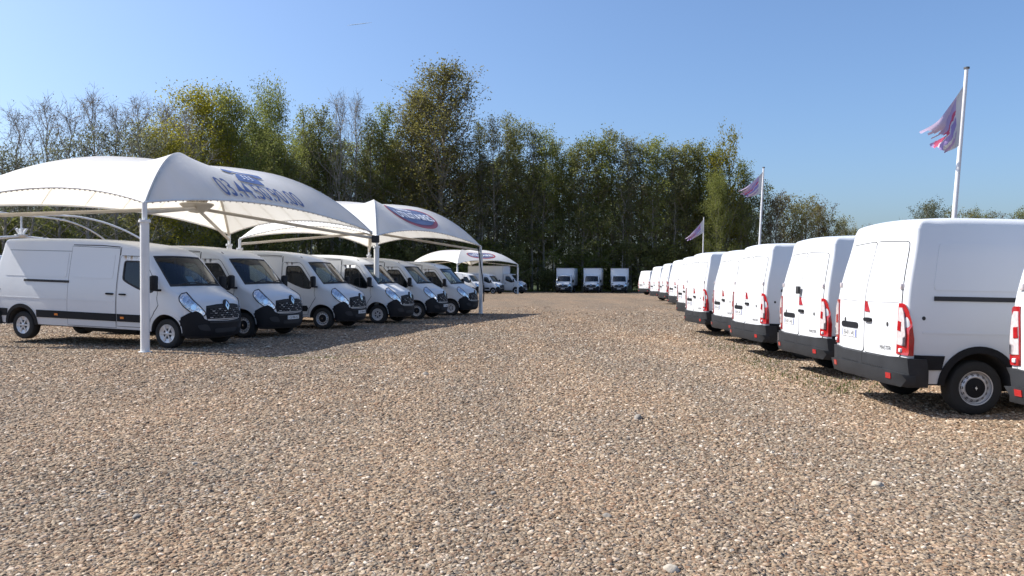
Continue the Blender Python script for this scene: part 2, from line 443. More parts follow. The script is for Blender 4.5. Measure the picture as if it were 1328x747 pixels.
def wheel(parent, x, sd, kind, wb):
    y = sd*.945
    w = MB()
    t = [(.20, -.10), (.215, -.112), (.25, -.118), (.30, -.118), (.328, -.105), (.342, -.08), (.3445, -.03), (.3445, .03), (.342, .08), (.328, .105), (.30, .118), (.25, .118), (.215, .112), (.20, .10)]
    w.lathe([(r, h) for r, h in t], 36, 0, 'y'); o = w.build('tyre', M['rubber'], parent); o.location = (x, sd*.86, .345)
    r = MB(); out = sd
    if kind == 'cap':
        r.lathe([(.215, .085*out), (.222, .108*out), (.212, .112*out), (.19, .100*out), (.05, .085*out)], 36, 0, 'y')
        for k in range(6):
            a = 2*math.pi*k/6
            c = Vector((math.cos(a), 0, math.sin(a))); e = Vector((-math.sin(a), 0, math.cos(a)))
            yo = Vector((0, .108*out, 0))
            P = [c*.05-e*.018, c*.12-e*.021, c*.196-e*.036, c*.196+e*.036, c*.12+e*.021, c*.05+e*.018]
            V = [p+yo*(1.0) for p in P]+[p*1.0+yo*.8 for p in P]
            r.add(V, [(0, 1, 2, 3, 4, 5)]+[(i, (i+1) % 6, 6+(i+1) % 6, 6+i) for i in range(6)], 0)
        r.lathe([(.0, .118*out), (.035, .116*out), (.055, .107*out)], 18, 0, 'y')
        r.lathe([(.0, .090*out), (.205, .094*out)], 24, 1, 'y')
        ro = r.build('hub_cap', [M['silver'], M['gap']], o)
    else:
        r.lathe([(.205, .06*out), (.224, .104*out), (.216, .113*out), (.205, .108*out), (.196, .07*out), (.182, .062*out), (.168, .085*out), (.14, .098*out), (.118, .09*out), (.10, .075*out)], 36, 0, 'y')
        for k in range(14):
            a = 2*math.pi*k/14; c = Vector((math.cos(a), 0, math.sin(a))); e = Vector((-math.sin(a), 0, math.cos(a)))
            yo = Vector((0, .094*out, 0))
            r.add([c*.152-e*.014+yo, c*.178-e*.018+yo*.82, c*.178+e*.018+yo*.82, c*.152+e*.014+yo], [(0, 1, 2, 3)], 1)
        ro = r.build('rim', [M['silver'], M['gap']], o)
        h = MB(); h.lathe([(.0, .118*out), (.03, .118*out), (.034, .108*out), (.09, .106*out), (.125, .098*out), (.128, .08*out)], 30, 0, 'y')
        h.build('hub_cap', M['black'], o)
        e = MB(); e.add([(0, .121*out, .026), (.016, .121*out, 0), (0, .121*out, -.026), (-.016, .121*out, 0)], [(0, 1, 2, 3)])
        e.build('emblem', M['chrome'], o)
    return o

def strip(pts, w):
    P = np.array(pts, float); t = np.gradient(P, axis=0); t /= np.linalg.norm(t, axis=1)[:, None]; n = np.stack([-t[:, 1], t[:, 0]], 1)
    return [tuple(p) for p in P+n*w/2]+[tuple(p) for p in (P-n*w/2)[::-1]]

def build_van(wb=4.332, wheels='steel', front_plate='', rear_plate='', cab=False, name='white_van'):
    v = Van(wb, cab); root = empty(name)
    V, F, mi = v.shell(True)
    me = pymesh('body', V, F, [M['white'], M['gap']], mi, True, 32)
    bm = bmesh.new(); bm.from_mesh(me); bmesh.ops.remove_doubles(bm, verts=bm.verts, dist=2e-4)
    bmesh.ops.recalc_face_normals(bm, faces=bm.faces[:]); bm.to_mesh(me); bm.free(); me.set_sharp_from_angle(angle=rad(32))
    link_mesh('body', me, root)
    # windscreen from the same lofted rows
    K = len(v.rowsV[0]); flat = [q for r in v.rowsV for q in r]; used = sorted({i for f in v.glass for i in f}); mp = {i: k for k, i in enumerate(used)}
    gv = v.D([flat[i] for i in used]); gv[:, 0] -= .004
    link_mesh('windscreen', pymesh('windscreen', gv, [[mp[i] for i in f] for f in v.glass], M['wglass'], None, True, 60), root)
    # black frit border round the windscreen
    i0 = [i for i, t in enumerate(v.tags) if t == 'ws'][0]; i1 = [i for i, t in enumerate(v.tags) if t == 'ws'][-1]+1
    fr = MB()
    def rowpts(i, sh):
        r = v.rowsV[i][5:-5]; n = v.n[i]; return [Vector(q) for q in v.D([(x+n[0]*.003+sh[0], y, z+n[1]*.003+sh[1]) for x, y, z in r])]
    dv = np.array([-.73, .69]); dv /= np.linalg.norm(dv)
    for i, h in ((i0, .07), (i1, -.05)):
        a = rowpts(i, -dv*.01*np.sign(h)); b = rowpts(i, dv*h)
        for k in range(1, len(a)-2): fr.add([a[k], a[k+1], b[k+1], b[k]], [(0, 1, 2, 3)])
    for sd in (0, 1):
        for i in range(i0, i1):
            r0 = [Vector(q) for q in v.D([(x+v.n[i][0]*.004, y, z+v.n[i][1]*.004) for x, y, z in v.rowsV[i]])]; r1 = [Vector(q) for q in v.D([(x+v.n[i][0]*.004, y, z+v.n[i][1]*.004) for x, y, z in v.rowsV[i+1]])]
            k, k2 = (6, 7) if sd == 0 else (-7, -8)
            w = .22
            fr.add([r0[k], r1[k], r1[k].lerp(r1[k2], w), r0[k].lerp(r0[k2], w)], [(0, 1, 2, 3)])
    fr.build('windscreen_seal', M['gap'], root)
    wp = MB()
    for y0, y1 in ((-.62, .0), (.1, .68)):
        pts = []
        for k in range(5):
            t = k/4; yy = y0+(y1-y0)*t; zz = 1.46+.05*math.sin(t*3)
            h = v.bvh.ray_cast(Vector((3, yy, zz)), Vector((-1, 0, 0))); pts.append((h[0] if h[0] else Vector((.2, yy, zz)))+Vector((.025, 0, .02)))
        wp.tube(pts, .011, 5)
    wp.build('wiper', M['gap'], root)
    win = v.win()
    for sd in (-1, 1):
        f = v.smap(sd)
        door = densify([(-1.40, .62), (-1.40, 2.05), (-1.36, 2.11), (-.80, 2.10), (-.685, 2.04), (-.07, 1.44), (-.03, 1.25), (-.08, 1.0), (-.30, .84), (-.44, .66), (-.49, .46), (-1.40, .46)], .1)
        d = v.patch('front_door', door, f, .006, M['white'], root, .14, [win])
        v.patch('door_window', offset(win, -.004), f, -.006, M['glass'], d, .14, base=None)
        v.patch('window_seal', offset(win, .012), f, .010, M['gap'], d, 0, [offset(win, -.022)])
        v.patch('door_gap', offset(door, .011), f, .0035, M['gap'], d, 0, [offset(door, -.002)])
        v.patch('quarter_bar', strip([(-.62, 1.97), (-.60, 1.60), (-.58, 1.30)], .035), f, .004, M['gap'], d, 0)
        v.patch('door_handle', roundpoly([(-1.33, 1.185), (-1.13, 1.185), (-1.13, 1.225), (-1.33, 1.225)], 1), f, .035, M['black'], d, 0)
        # mirror
        mm = MB(); mm.box((-.20, sd*1.19, 1.50), (.12, .20, .36), 0, .05); mm.box((-.18, sd*1.06, 1.34), (.08, .16, .05), 0, .015)
        mo = mm.build('mirror', M['black'], root)
        mg = MB(); mg.box((-.262, sd*1.19, 1.50), (.006, .16, .30), 0); mg.build('mirror_glass', M['chrome'], mo)
        # arch lips / flares
        ths = np.linspace(0.02, math.pi-.02, 23)
        for cx, ro_, m_, of in ([(0, .452, M['white'], .010)] + ([] if cab else [(-wb, .505, M['black'], .022)])):
            ring = [(cx+ro_*math.cos(t), .37+ro_*math.sin(t)) for t in ths]+[(cx+.425*math.cos(t), .365+.425*math.sin(t)) for t in ths[::-1]]
            v.patch('wheel_arch', ring, f, of, m_, root, 0)
        if not cab:
            a = v.patch('side_moulding', densify([(-wb+.49, .57), (-wb+.49, .745), (-1.42, .745), (-1.42, .57)], .3), f, .018, M['black'], root, 0)
            v.patch('side_moulding', densify([(-1.385, .57), (-1.385, .745), (-.50, .745), (-.46, .66), (-.50, .57)], .2), f, .018, M['black'], root, 0)
            for x in (-wb+.62+.45, -1.28):
                v.patch('side_marker', [(x, .635), (x+.10, .635), (x+.10, .685), (x, .685)], f, .026, M['orange'], a, 0)
            v.patch('side_moulding', densify([(v.xr+.10, .56), (v.xr+.10, .75), (-wb-.44, .745), (-wb-.47, .57)], .2), f, .016, M['black'], root, 0)
            # pressed panels of the load bay
            x0 = v.xr+.34
            v.patch('pressed_panel', densify(roundpoly([(x0, 1.56), (x0+.02, 2.16), (-2.96, 2.16), (-2.96, 1.56)], 3), .25), f, .007, M['white'], root, 0)
            v.patch('body_crease', densify(strip([(v.xr+.2, 1.03), (-3.5, 1.03), (-2.93, 1.03)], .022), .3), f, .006, M['white'], root, 0)
            v.patch('fuel_cap', [(v.xr+.22+.025*math.cos(t), 1.21+.025*math.sin(t)) for t in np.linspace(0, 6.28, 11)[:-1]], f, .005, M['gap'], root, 0)
            if wb > 4:
                v.patch('roof_joint', densify(strip([(v.xr+.3, 2.19), (-3.9, 2.19), (-2.9, 2.19)], .012), .3), f, .004, M['bulk'], root, 0)
                v.patch('roof_joint', densify(strip([(-2.86, 2.345), (-2, 2.345), (-1.46, 2.315)], .020), .3), f, .004, M['gap'], root, 0)
            v.patch('roof_joint', densify(strip([(-1.42, 2.12), (-1.42, 2.2), (-1.42, 2.31)], .016), .3), f, .004, M['gap'], root, 0)
            sdoor = densify([(-2.88, .42), (-2.88, 2.31), (-1.46, 2.28), (-1.44, 2.2), (-1.44, .42)], .2)
            if sd < 0:
                d = v.patch('sliding_door', sdoor, f, .006, M['white'], root, .25)
                v.patch('door_gap', offset(sdoor, .011), f, .0035, M['gap'], d, 0, [offset(sdoor, -.002)])
                v.patch('door_handle', roundpoly([(-1.72, 1.185), (-1.50, 1.185), (-1.50, 1.23), (-1.72, 1.23)], 1), f, .035, M['black'], d, 0)
                v.patch('pressed_panel', densify(roundpoly([(-2.78, 1.56), (-2.78, 2.14), (-1.56, 2.14), (-1.56, 1.56)], 3), .25), f, .012, M['white'], d, 0)
                v.patch('body_crease', densify(strip([(-2.84, 1.03), (-2, 1.03), (-1.48, 1.03)], .022), .3), f, .011, M['white'], d, 0)
                v.patch('door_track', densify([(-4.27, 1.43), (-4.27, 1.485), (-2.86, 1.485), (-2.86, 1.43)], .2), f, .016, M['gap'], root, 0)
    # ---- front end
    cf = v.cmap(0, 1); mir = lambda P: [(-a, b) for a, b in P]
    bump = densify(ph([(-68, .31), (-68.6, .56), (-68, .74), (-59, .84), (-51, .885), (-45, .83), (-40, .70), (-34, .655), (0, .64), (34, .655), (40, .70), (45, .83), (51, .885), (59, .84), (68, .74), (68.6, .56), (68, .31), (0, .285)]), .07)
    b = v.patch('front_bumper', bump, cf, .022, M['black'], root, .1)
    for sd in (-1, 1):
        fg = ph([(sd*30, .42), (sd*45, .44), (sd*50, .56), (sd*36, .58)])
        v.patch('fog_recess', roundpoly(fg, 2), cf, .027, M['gap'], b, .1)
    v.patch('lower_intake', densify(roundpoly(ph([(-24, .37), (24, .37), (25, .47), (-25, .47)]), 2), .08), cf, .028, M['gap'], b, .1)
    v.patch('bumper_lip', densify(ph([(-33, .595), (33, .595), (33, .635), (-33, .635)]), .08), cf, .045, M['bumper'], b, 0)
    g = v.patch('grille', densify(ph([(-36, .67), (0, .655), (36, .67), (38, .80), (37.5, 1.0), (20, 1.035), (0, 1.045), (-20, 1.035), (-37.5, 1.0), (-38, .80)]), .07), cf, .008, M['black'], root, .1)
    v.patch('grille_bar', strip(list(zip(np.linspace(-36, 36, 21)/60, [.685]*21)), .016), cf, .020, M['silver'], g, 0)
    for k, z in enumerate((.735, .785, .835, .885, .93)):
        for j in range(9):
            a0 = -32+j*7.4+(3.7 if k % 2 else 0)
            if a0 < 33: v.patch('grille_bar', [(a0/60, z-.010), ((a0+2.3)/60, z-.018), ((a0+4.6)/60, z-.010), ((a0+4.4)/60, z), ((a0+2.3)/60, z-.006), ((a0+.2)/60, z)], cf, .018, M['dusty'] if (j+k) % 3 else M['silver'], g, 0)
    v.patch('grille_top_bar', densify(ph([(-37, .945), (37, .945), (36, .99), (0, 1.03), (-36, .99)]), .08), cf, .02, M['gap'], g, .1)
    em = v.patch('emblem_shield', roundpoly(ph([(-6.5, .88), (6.5, .88), (7, 1.06), (3, 1.13), (-3, 1.13), (-7, 1.06)]), 2), cf, .032, M['gap'], root, .05)
    dm = ph([(0, .885), (4.6, .995), (0, 1.105), (-4.6, .995)]); dh = ph([(0, .945), (1.7, .995), (0, 1.045), (-1.7, .995)])
    v.patch('emblem', dm, cf, .045, M['chrome'], em, 0, [dh])
    for sd in (-1, 1):
        hl = [(72.3, 1.19), (71.5, 1.27), (66.5, 1.295), (60, 1.215), (53, 1.10), (46, .985), (40, .875), (38.2, .80), (41, .765), (49, .795), (58, .875), (66, 1.0), (71, 1.11)]
        hl = [(sd*a/60, z) for a, z in hl]; hl = densify(hl if sd > 0 else hl[::-1], .05)
        h = v.patch('headlight', hl, cf, .010, M['lamp'], root, .05)
        v.patch('headlight_rim', offset(hl, .010), cf, .014, M['gap'], h, 0, [offset(hl, -.010)])
        for a, z, r in ((64, 1.14, .062), (54, .97, .066), (45, .86, .045)):
            v.patch('lamp_bowl', [(sd*a/60+r*math.cos(t)*.8, z+r*math.sin(t)) for t in np.linspace(0, 6.28, 13)[:-1]], cf, .016, M['chrome'], h, 0)
    if front_plate:
        p = v.patch('number_plate', densify(ph([(-15.5, .485), (15.5, .485), (15.5, .585), (-15.5, .585)]), .06), cf, .05, M['plate'], root, 0, base=.02)
        TV, TF = text_mesh(front_plate, .085); v.patch('plate_lettering', None, cf, .053, M['ink'], p, tri=([(x*1.05/.9*1., y+.535) for x, y in TV], TF))
    an = MB(); an.tube([(-.80, -.70, 2.19), (-.83, -.71, 2.25), (-.90, -.71, 2.31)], [.022, .014, .006], 6); an.build('antenna', M['gap'], root)
    # ---- rear end
    if not cab:
        rx = v.xmap(-1)
        for sd in (-1, 1):
            o1 = densify(roundpoly([(sd*.009, .70), (sd*.905, .70), (sd*.90, 1.45), (sd*.80, 2.17), (sd*.009, 2.20)], 2), .12)
            d = v.patch('rear_door', o1, rx, .008, M['white'], root, .14)
            v.patch('door_gap', offset(o1, .013), rx, .003, M['gap'], d, 0, [offset(o1, -.001)])
            v.patch('door_crease', densify(strip([(sd*.03, 1.40), (sd*.4, 1.40), (sd*.84, 1.41)], .02), .2), rx, .014, M['white'], d, 0)
            v.patch('door_crease', densify(strip([(sd*.03, 2.02), (sd*.4, 2.02), (sd*.77, 1.99)], .015), .2), rx, .013, M['white'], d, 0)
            v.patch('door_lock', [(sd*.62+.022*math.cos(t), 1.11+.03*math.sin(t)) for t in np.linspace(0, 6.28, 9)[:-1]], rx, .016, M['gap'], d, 0)
            for z in (1.60, .80):
                hb = MB(); q, n = v.cmap(v.xr+.9, -1)(sd*45/60 if False else sd*(45.5 if z > 1 else 46.5)/60, z); hb.box(q+n*.012, (.055, .05, .075 if z > 1 else .05), 0, .012); hb.build('hinge', M['clear'] if z > 1 else M['white'], d)
        right = [o for o in root.children if o.name.startswith('rear_door')][0]; left = [o for o in root.children if o.name.startswith('rear_door')][1]
        v.patch('door_handle', roundpoly([(-.03, 1.115), (-.21, 1.115), (-.23, 1.145), (-.21, 1.17), (-.03, 1.17)], 2), rx, .04, M['black'], right, 0)
        v.patch('brake_light', [(-.025, 1.25), (-.165, 1.25), (-.075, 1.39), (-.03, 1.395)], rx, .02, M['red'], right, 0)
        TV, TF = text_mesh('MASTER', .075); v.patch('lettering', None, rx, .013, M['gap'], right, tri=([(-.58-x, y+.80) for x, y in TV], TF))
        v.patch('plate_recess', densify(roundpoly([(.18, 1.0), (.74, 1.0), (.74, 1.085), (.18, 1.085)], 2), .15), rx, .02, M['black'], left, 0)
        if rear_plate:
            p = v.patch('number_plate', densify([(.22, .875), (.72, .875), (.72, .985), (.22, .985)], .15), rx, .018, M['plate'], left, 0)
            TV, TF = text_mesh(rear_plate, .10); v.patch('plate_lettering', None, rx, .021, M['ink'], p, tri=([(.47-x*.92, y+.93) for x, y in TV], TF))
            for y0 in (.225, .68): v.patch('plate_band', [(y0, .878), (y0+.02, .878), (y0+.02, .982), (y0, .982)], rx, .0205, M['blueband'], p, 0)
        cr = v.cmap(v.xr+.9, -1)
        for sd in (-1, 1):
            def tl(P): return [(sd*a/60, z) for a, z in P]
            tl0 = densify(tl([(43.4, .75), (52.6, .74), (52.8, .95), (51.6, 1.16), (50.2, 1.30), (48.6, 1.375), (47.4, 1.39), (44.4, 1.39), (43.8, 1.1)]), .05)
            t = v.patch('tail_light', tl0, cr, .022, M['red'], root, .07)
            v.patch('reversing_lens', densify(tl([(44.0, .87), (48.9, .86), (49.1, 1.0), (48.6, 1.16), (48.0, 1.28), (47.2, 1.335), (44.9, 1.335), (44.3, 1.1)]), .05), cr, .028, M['clear'], t, .07)
            v.patch('indicator_lens', tl([(44.3, 1.05), (46.6, 1.04), (46.8, 1.16), (44.6, 1.17)]), cr, .036, M['red'], t, 0)
        rb = densify(ph([(-59.5, .375), (-59.5, .56), (-58.5, .70), (-46, .715), (-30, .69), (0, .69), (30, .69), (46, .715), (58.5, .70), (59.5, .56), (59.5, .375), (0, .375)]), .08)
        b = v.patch('rear_bumper', rb, cr, .06, M['bumper'], root, .1)
        stp = densify(ph([(-53, .385), (-53, .50), (-40, .535), (40, .535), (53, .50), (53, .385), (0, .385)]), .08)
        v.patch('bumper_step', stp, cr, .085, M['bumper'], b, .1)
        v.patch('bumper_gap', strip([(-3/60+.0, .54), (-3/60, .69)], .008), cr, .0625, M['gap'], b, 0)
        for k in range(-14, 15):
            a = k*2.3/60
            if abs(k) > 1: v.patch('tread_stud', [(a-.010, .545), (a+.010, .545), (a+.010, .558), (a-.010, .558)], cr, .067, M['gap'], b, 0)
        for sd in (-1, 1):
            v.patch('reflector', [(sd*40.5/60-.035, .445), (sd*40.5/60+.035, .445), (sd*40.5/60+.035, .505), (sd*40.5/60-.035, .505)], cr, .092, M['red'], b, 0)
    # ---- wheels, cab interior, underside
    for x in ((0.0,) if cab else (0.0, -wb)):
        for sd in (-1, 1): wheel(root, x, sd, wheels, wb)
    s = MB()
    for y, w in ((.48, .50), (-.30, .90)):
        s.box((-.95, y, 1.02), (.5, w, .16), 0, .04); s.box((-1.2, y, 1.42), (.16, w, .75), 0, .05, Matrix.Rotation(-.15, 3, 'Y'))
        for yy in ([y] if w < .6 else [y-.22, y+.22]): s.box((-1.27, yy, 1.86), (.1, .26, .2), 0, .04)
    s.build('seat', M['seat'], root)
    dd = MB(); dd.box((-.12, 0, 1.22), (.5, 1.66, .30), 0, .06); dd.box((-.2, 0, .95), (.3, 1.6, .4), 0, .04); dd.build('dashboard', M['dash'], root)
    sw = MB()
    sw.tube([Matrix.Rotation(-.9, 3, 'Y') @ Vector((.19*math.cos(t), .19*math.sin(t), 0)) + Vector((-.50, .48, 1.42)) for t in np.linspace(0, 2*math.pi, 21)], .018, 6, cap=False)
    sw.tube([(-.50, .48, 1.42), (-.3, .48, 1.3)], .03, 6); sw.build('steering_wheel', M['black'], root)
    bk = MB(); bk.box((-1.43, 0, 1.2), (.02, 1.72, 1.66)); bk.box((-.7, 0, .78), (1.5, 1.8, .03)); bk.build('bulkhead', M['bulk'], root)
    if not cab:
        u = MB(); u.box((-wb, 0, .345), (.1, 1.6, .1)); u.box((-2.2, 0, .30), (1.6, .8, .14), 0, .03); u.build('axle', M['gap'], root)
    return root

# ------------------------------------------------------------------ ground
LEFT = [(-7.65, 18.86, .017, -17.5, 1.5), (-6.87, 21.72, .05, -18.3, .2), (-5.74, 25.51, .022, -14.0, .15), (-4.55, 28.74, .007, -14.5, -.2), (-3.60, 32.35, -.046, -14.6, 0), (-2.50, 36.34, -.11, -16.5, -.6)]
RIGHT = [(6.55, 7.72, -.01, 9.0, .6), (5.80, 10.73, -.03, .6, 1.0), (6.24, 14.38, -.085, 2.4, .6), (6.24, 17.73, -.073, 3.5, 1.2), (6.68, 21.24, -.067, 2.4, .5), (6.57, 24.08, -.062, 3.8, -.2), (7.66, 30.44, .02, 4.2, -1.0), (9.06, 39.0, .10, 9.0, -.2), (10.32, 48.56, .05, 3, .5), (11.32, 57.16, .0, 9, 0), (14.3, 80.0, -.10, 24, 0)]
_C = np.array([(x+(-1.6 if k == 0 else 1.6)*math.cos(rad(a)), y+(-1.6 if k == 0 else 1.6)*math.sin(rad(a)), z) for k, L in enumerate((LEFT, RIGHT)) for x, y, z, a, p in L])
def gz(x, y):
    w = np.exp(-((x-_C[:, 0])**2+(y-_C[:, 1])**2)/(2*3.2**2)); z = float((w*_C[:, 2]).sum()/(w.sum()+.35))
    return z - .30*float(sstep(72, 100, y)) + .018*math.sin(x*.9+y*.35)*math.sin(y*.6-x*.2)*float(sstep(2, 8, y))
def ground_mat():
    m, t, b = nodes_of('gravel_ground')
    tc = t.nodes.new('ShaderNodeTexCoord'); N = t.nodes.new; L = t.links.new
    def vor(s, feat='F1'):
        v = N('ShaderNodeTexVoronoi'); v.inputs['Scale'].default_value = s; v.feature = feat; L(tc.outputs['Object'], v.inputs['Vector']); return v
    def noi(s, d=4):
        v = N('ShaderNodeTexNoise'); v.inputs['Scale'].default_value = s; v.inputs['Detail'].default_value = d; L(tc.outputs['Object'], v.inputs['Vector']); return v
    v1 = vor(38); v2 = vor(13)
    sp = N('ShaderNodeSeparateColor'); L(v1.outputs['Color'], sp.inputs[0])
    rp = N('ShaderNodeValToRGB'); e = rp.color_ramp.elements; rp.color_ramp.interpolation = 'CONSTANT'
    cs = [(.075, .055, .037), (.18, .128, .083), (.275, .20, .132), (.215, .175, .132), (.35, .265, .18), (.235, .145, .088), (.47, .385, .29), (.165, .148, .125)]
    while len(e) < len(cs): e.new(.5)
    for i, c in enumerate(cs): e[i].position = i/len(cs); e[i].color = (*c, 1)
    L(sp.outputs[0], rp.inputs[0])
    # larger stones speckled in
    sp2 = N('ShaderNodeSeparateColor'); L(v2.outputs['Color'], sp2.inputs[0])
    rp2 = N('ShaderNodeValToRGB'); e = rp2.color_ramp.elements; e[0].color = (.12, .085, .055, 1); e[1].color = (.40, .31, .215, 1)
    L(sp2.outputs[1], rp2.inputs[0])
    mx = N('ShaderNodeMix'); mx.data_type = 'RGBA'; mx.inputs[0].default_value = .35
    L(rp.outputs[0], mx.inputs[6]); L(rp2.outputs[0], mx.inputs[7])
    # big soft patches: greyer packed bands and redder drifts
    n1 = noi(.22, 6); n2 = noi(.9, 5)
    r3 = N('ShaderNodeValToRGB'); e = r3.color_ramp.elements; e[0].position = .35; e[1].position = .66; e[0].color = (.92, .94, .96, 1); e[1].color = (1.05, 1.0, .97, 1)
    L(n1.outputs['Fac'], r3.inputs[0])
    r4 = N('ShaderNodeValToRGB'); e = r4.color_ramp.elements; e[0].position = .3; e[1].position = .7; e[0].color = (.86, .86, .86, 1); e[1].color = (1.1, 1.1, 1.1, 1)
    L(n2.outputs['Fac'], r4.inputs[0])
    ml = N('ShaderNodeMix'); ml.data_type = 'RGBA'; ml.blend_type = 'MULTIPLY'; ml.inputs[0].default_value = 1; L(mx.outputs[2], ml.inputs[6]); L(r3.outputs[0], ml.inputs[7])
    m2 = N('ShaderNodeMix'); m2.data_type = 'RGBA'; m2.blend_type = 'MULTIPLY'; m2.inputs[0].default_value = 1; L(ml.outputs[2], m2.inputs[6]); L(r4.outputs[0], m2.inputs[7])
    mpl = N('ShaderNodeMapping'); mpl.inputs['Scale'].default_value = (.55, .07, 1); mpl.inputs['Rotation'].default_value = (0, 0, .12); L(tc.outputs['Object'], mpl.inputs[0])
    nl = N('ShaderNodeTexNoise'); nl.inputs['Scale'].default_value = 1; nl.inputs['Detail'].default_value = 3; L(mpl.outputs[0], nl.inputs['Vector'])
    rl = N('ShaderNodeValToRGB'); e = rl.color_ramp.elements; e[0].position = .42; e[1].position = .6; e[0].color = (.90, .91, .93, 1); e[1].color = (1.04, 1.015, .995, 1); L(nl.outputs['Fac'], rl.inputs[0])
    m2b = N('ShaderNodeMix'); m2b.data_type = 'RGBA'; m2b.blend_type = 'MULTIPLY'; m2b.inputs[0].default_value = 1; L(m2.outputs[2], m2b.inputs[6]); L(rl.outputs[0], m2b.inputs[7]); m2 = m2b
    # earth and grass under the wood
    at_ = N('ShaderNodeAttribute'); at_.attribute_name = 'verge'
    ng = noi(6, 5); rg = N('ShaderNodeValToRGB'); e = rg.color_ramp.elements; e[0].color = (.03, .04, .014, 1); e[1].color = (.07, .09, .03, 1); L(ng.outputs['Fac'], rg.inputs[0])
    m3 = N('ShaderNodeMix'); m3.data_type = 'RGBA'; L(at_.outputs['Fac'], m3.inputs[0]); L(m2.outputs[2], m3.inputs[6]); L(rg.outputs[0], m3.inputs[7])
    L(m3.outputs[2], b.inputs['Base Color']); b.inputs['Roughness'].default_value = .92; b.inputs['Specular IOR Level'].default_value = .2
    ad = N('ShaderNodeMath'); ad.operation = 'MULTIPLY_ADD'; ad.inputs[1].default_value = 2.2; L(v2.outputs['Distance'], ad.inputs[0]); L(v1.outputs['Distance'], ad.inputs[2])
    bp = N('ShaderNodeBump'); bp.invert = True; bp.inputs['Strength'].default_value = .9; bp.inputs['Distance'].default_value = .035
    L(ad.outputs[0], bp.inputs['Height']); L(bp.outputs[0], b.inputs['Normal'])
    return m
def treeline(x): return float(np.interp(x, [-60, -42, -33, -29, -26, -13, 5, 40, 80], [50, 58, 73, 90, 99, 105, 109, 110, 114]))
xs = np.concatenate([[-3000, -1200, -500, -200, -100, -60], np.arange(-40, 40.1, 1.0), [55, 80, 120, 200, 500, 1200, 3000]])
ys = np.concatenate([[-600, -200, -60, -20, -8, -3], np.arange(0, 112.1, 1.0), [125, 150, 200, 400, 1000, 3000, 6000]])
V = [(x, y, gz(x, y)) for y in ys for x in xs]; nx = len(xs)
F = [(j*nx+i, j*nx+i+1, (j+1)*nx+i+1, (j+1)*nx+i) for j in range(len(ys)-1) for i in range(nx-1)]
me = fastmesh('ground', V, F, ground_mat(), smooth=True)
a = me.attributes.new('verge', 'FLOAT', 'POINT')
a.data.foreach_set('value', np.array([sstep(-2.5, 1, v[1]-treeline(v[0])) for v in V], np.float32))
tag(link_mesh('ground', me), kind='structure')

# loose pebbles in front of the camera: one uncountable mass, scattered with geometry nodes
def pebble_mat():
    m, t, b = nodes_of('pebbles'); oi = t.nodes.new('ShaderNodeObjectInfo'); rp = t.nodes.new('ShaderNodeValToRGB')
    e = rp.color_ramp.elements
    cs = [(.07, .051, .034), (.20, .143, .092), (.29, .212, .14), (.18, .108, .066), (.335, .253, .168), (.22, .182, .138), (.45, .355, .245), (.14, .12, .10), (.31, .202, .128), (.62, .55, .45)]
    while len(e) < len(cs): e.new(.5)
    for i, c in enumerate(cs): e[i].position = i/(len(cs)-1); e[i].color = (*c, 1)
    tc = t.nodes.new('ShaderNodeTexCoord'); nz = t.nodes.new('ShaderNodeTexNoise'); nz.inputs['Scale'].default_value = 1.4
    t.links.new(tc.outputs['Object'], nz.inputs['Vector'])
    g = t.nodes.new('ShaderNodeNewGeometry'); n2 = t.nodes.new('ShaderNodeTexNoise'); n2.inputs['Scale'].default_value = .25; n2.inputs['Detail'].default_value = 5; t.links.new(g.outputs['Position'], n2.inputs['Vector'])
    r2 = t.nodes.new('ShaderNodeValToRGB'); r2.color_ramp.elements[0].position = .36; r2.color_ramp.elements[1].position = .64
    r2.color_ramp.elements[0].color = (.90, .93, .96, 1); r2.color_ramp.elements[1].color = (1.07, 1.01, .95, 1); t.links.new(n2.outputs['Fac'], r2.inputs[0])
    ml = t.nodes.new('ShaderNodeMix'); ml.data_type = 'RGBA'; ml.blend_type = 'MULTIPLY'; ml.inputs[0].default_value = 1
    t.links.new(oi.outputs['Random'], rp.inputs[0]); t.links.new(rp.outputs[0], ml.inputs[6]); t.links.new(r2.outputs[0], ml.inputs[7])
    mpl = t.nodes.new('ShaderNodeMapping'); mpl.inputs['Scale'].default_value = (.55, .07, 1); mpl.inputs['Rotation'].default_value = (0, 0, .12); t.links.new(g.outputs['Position'], mpl.inputs[0])
    nl = t.nodes.new('ShaderNodeTexNoise'); nl.inputs['Scale'].default_value = 1; nl.inputs['Detail'].default_value = 3; t.links.new(mpl.outputs[0], nl.inputs['Vector'])
    rl = t.nodes.new('ShaderNodeValToRGB'); e = rl.color_ramp.elements; e[0].position = .42; e[1].position = .6; e[0].color = (.90, .91, .93, 1); e[1].color = (1.04, 1.015, .995, 1); t.links.new(nl.outputs['Fac'], rl.inputs[0])
    m2 = t.nodes.new('ShaderNodeMix'); m2.data_type = 'RGBA'; m2.blend_type = 'MULTIPLY'; m2.inputs[0].default_value = 1; t.links.new(ml.outputs[2], m2.inputs[6]); t.links.new(rl.outputs[0], m2.inputs[7]); ml = m2
    t.links.new(ml.outputs[2], b.inputs['Base Color']); b.inputs['Roughness'].default_value = .8; b.inputs['Specular IOR Level'].default_value = .25
    return m
PEB = pebble_mat()
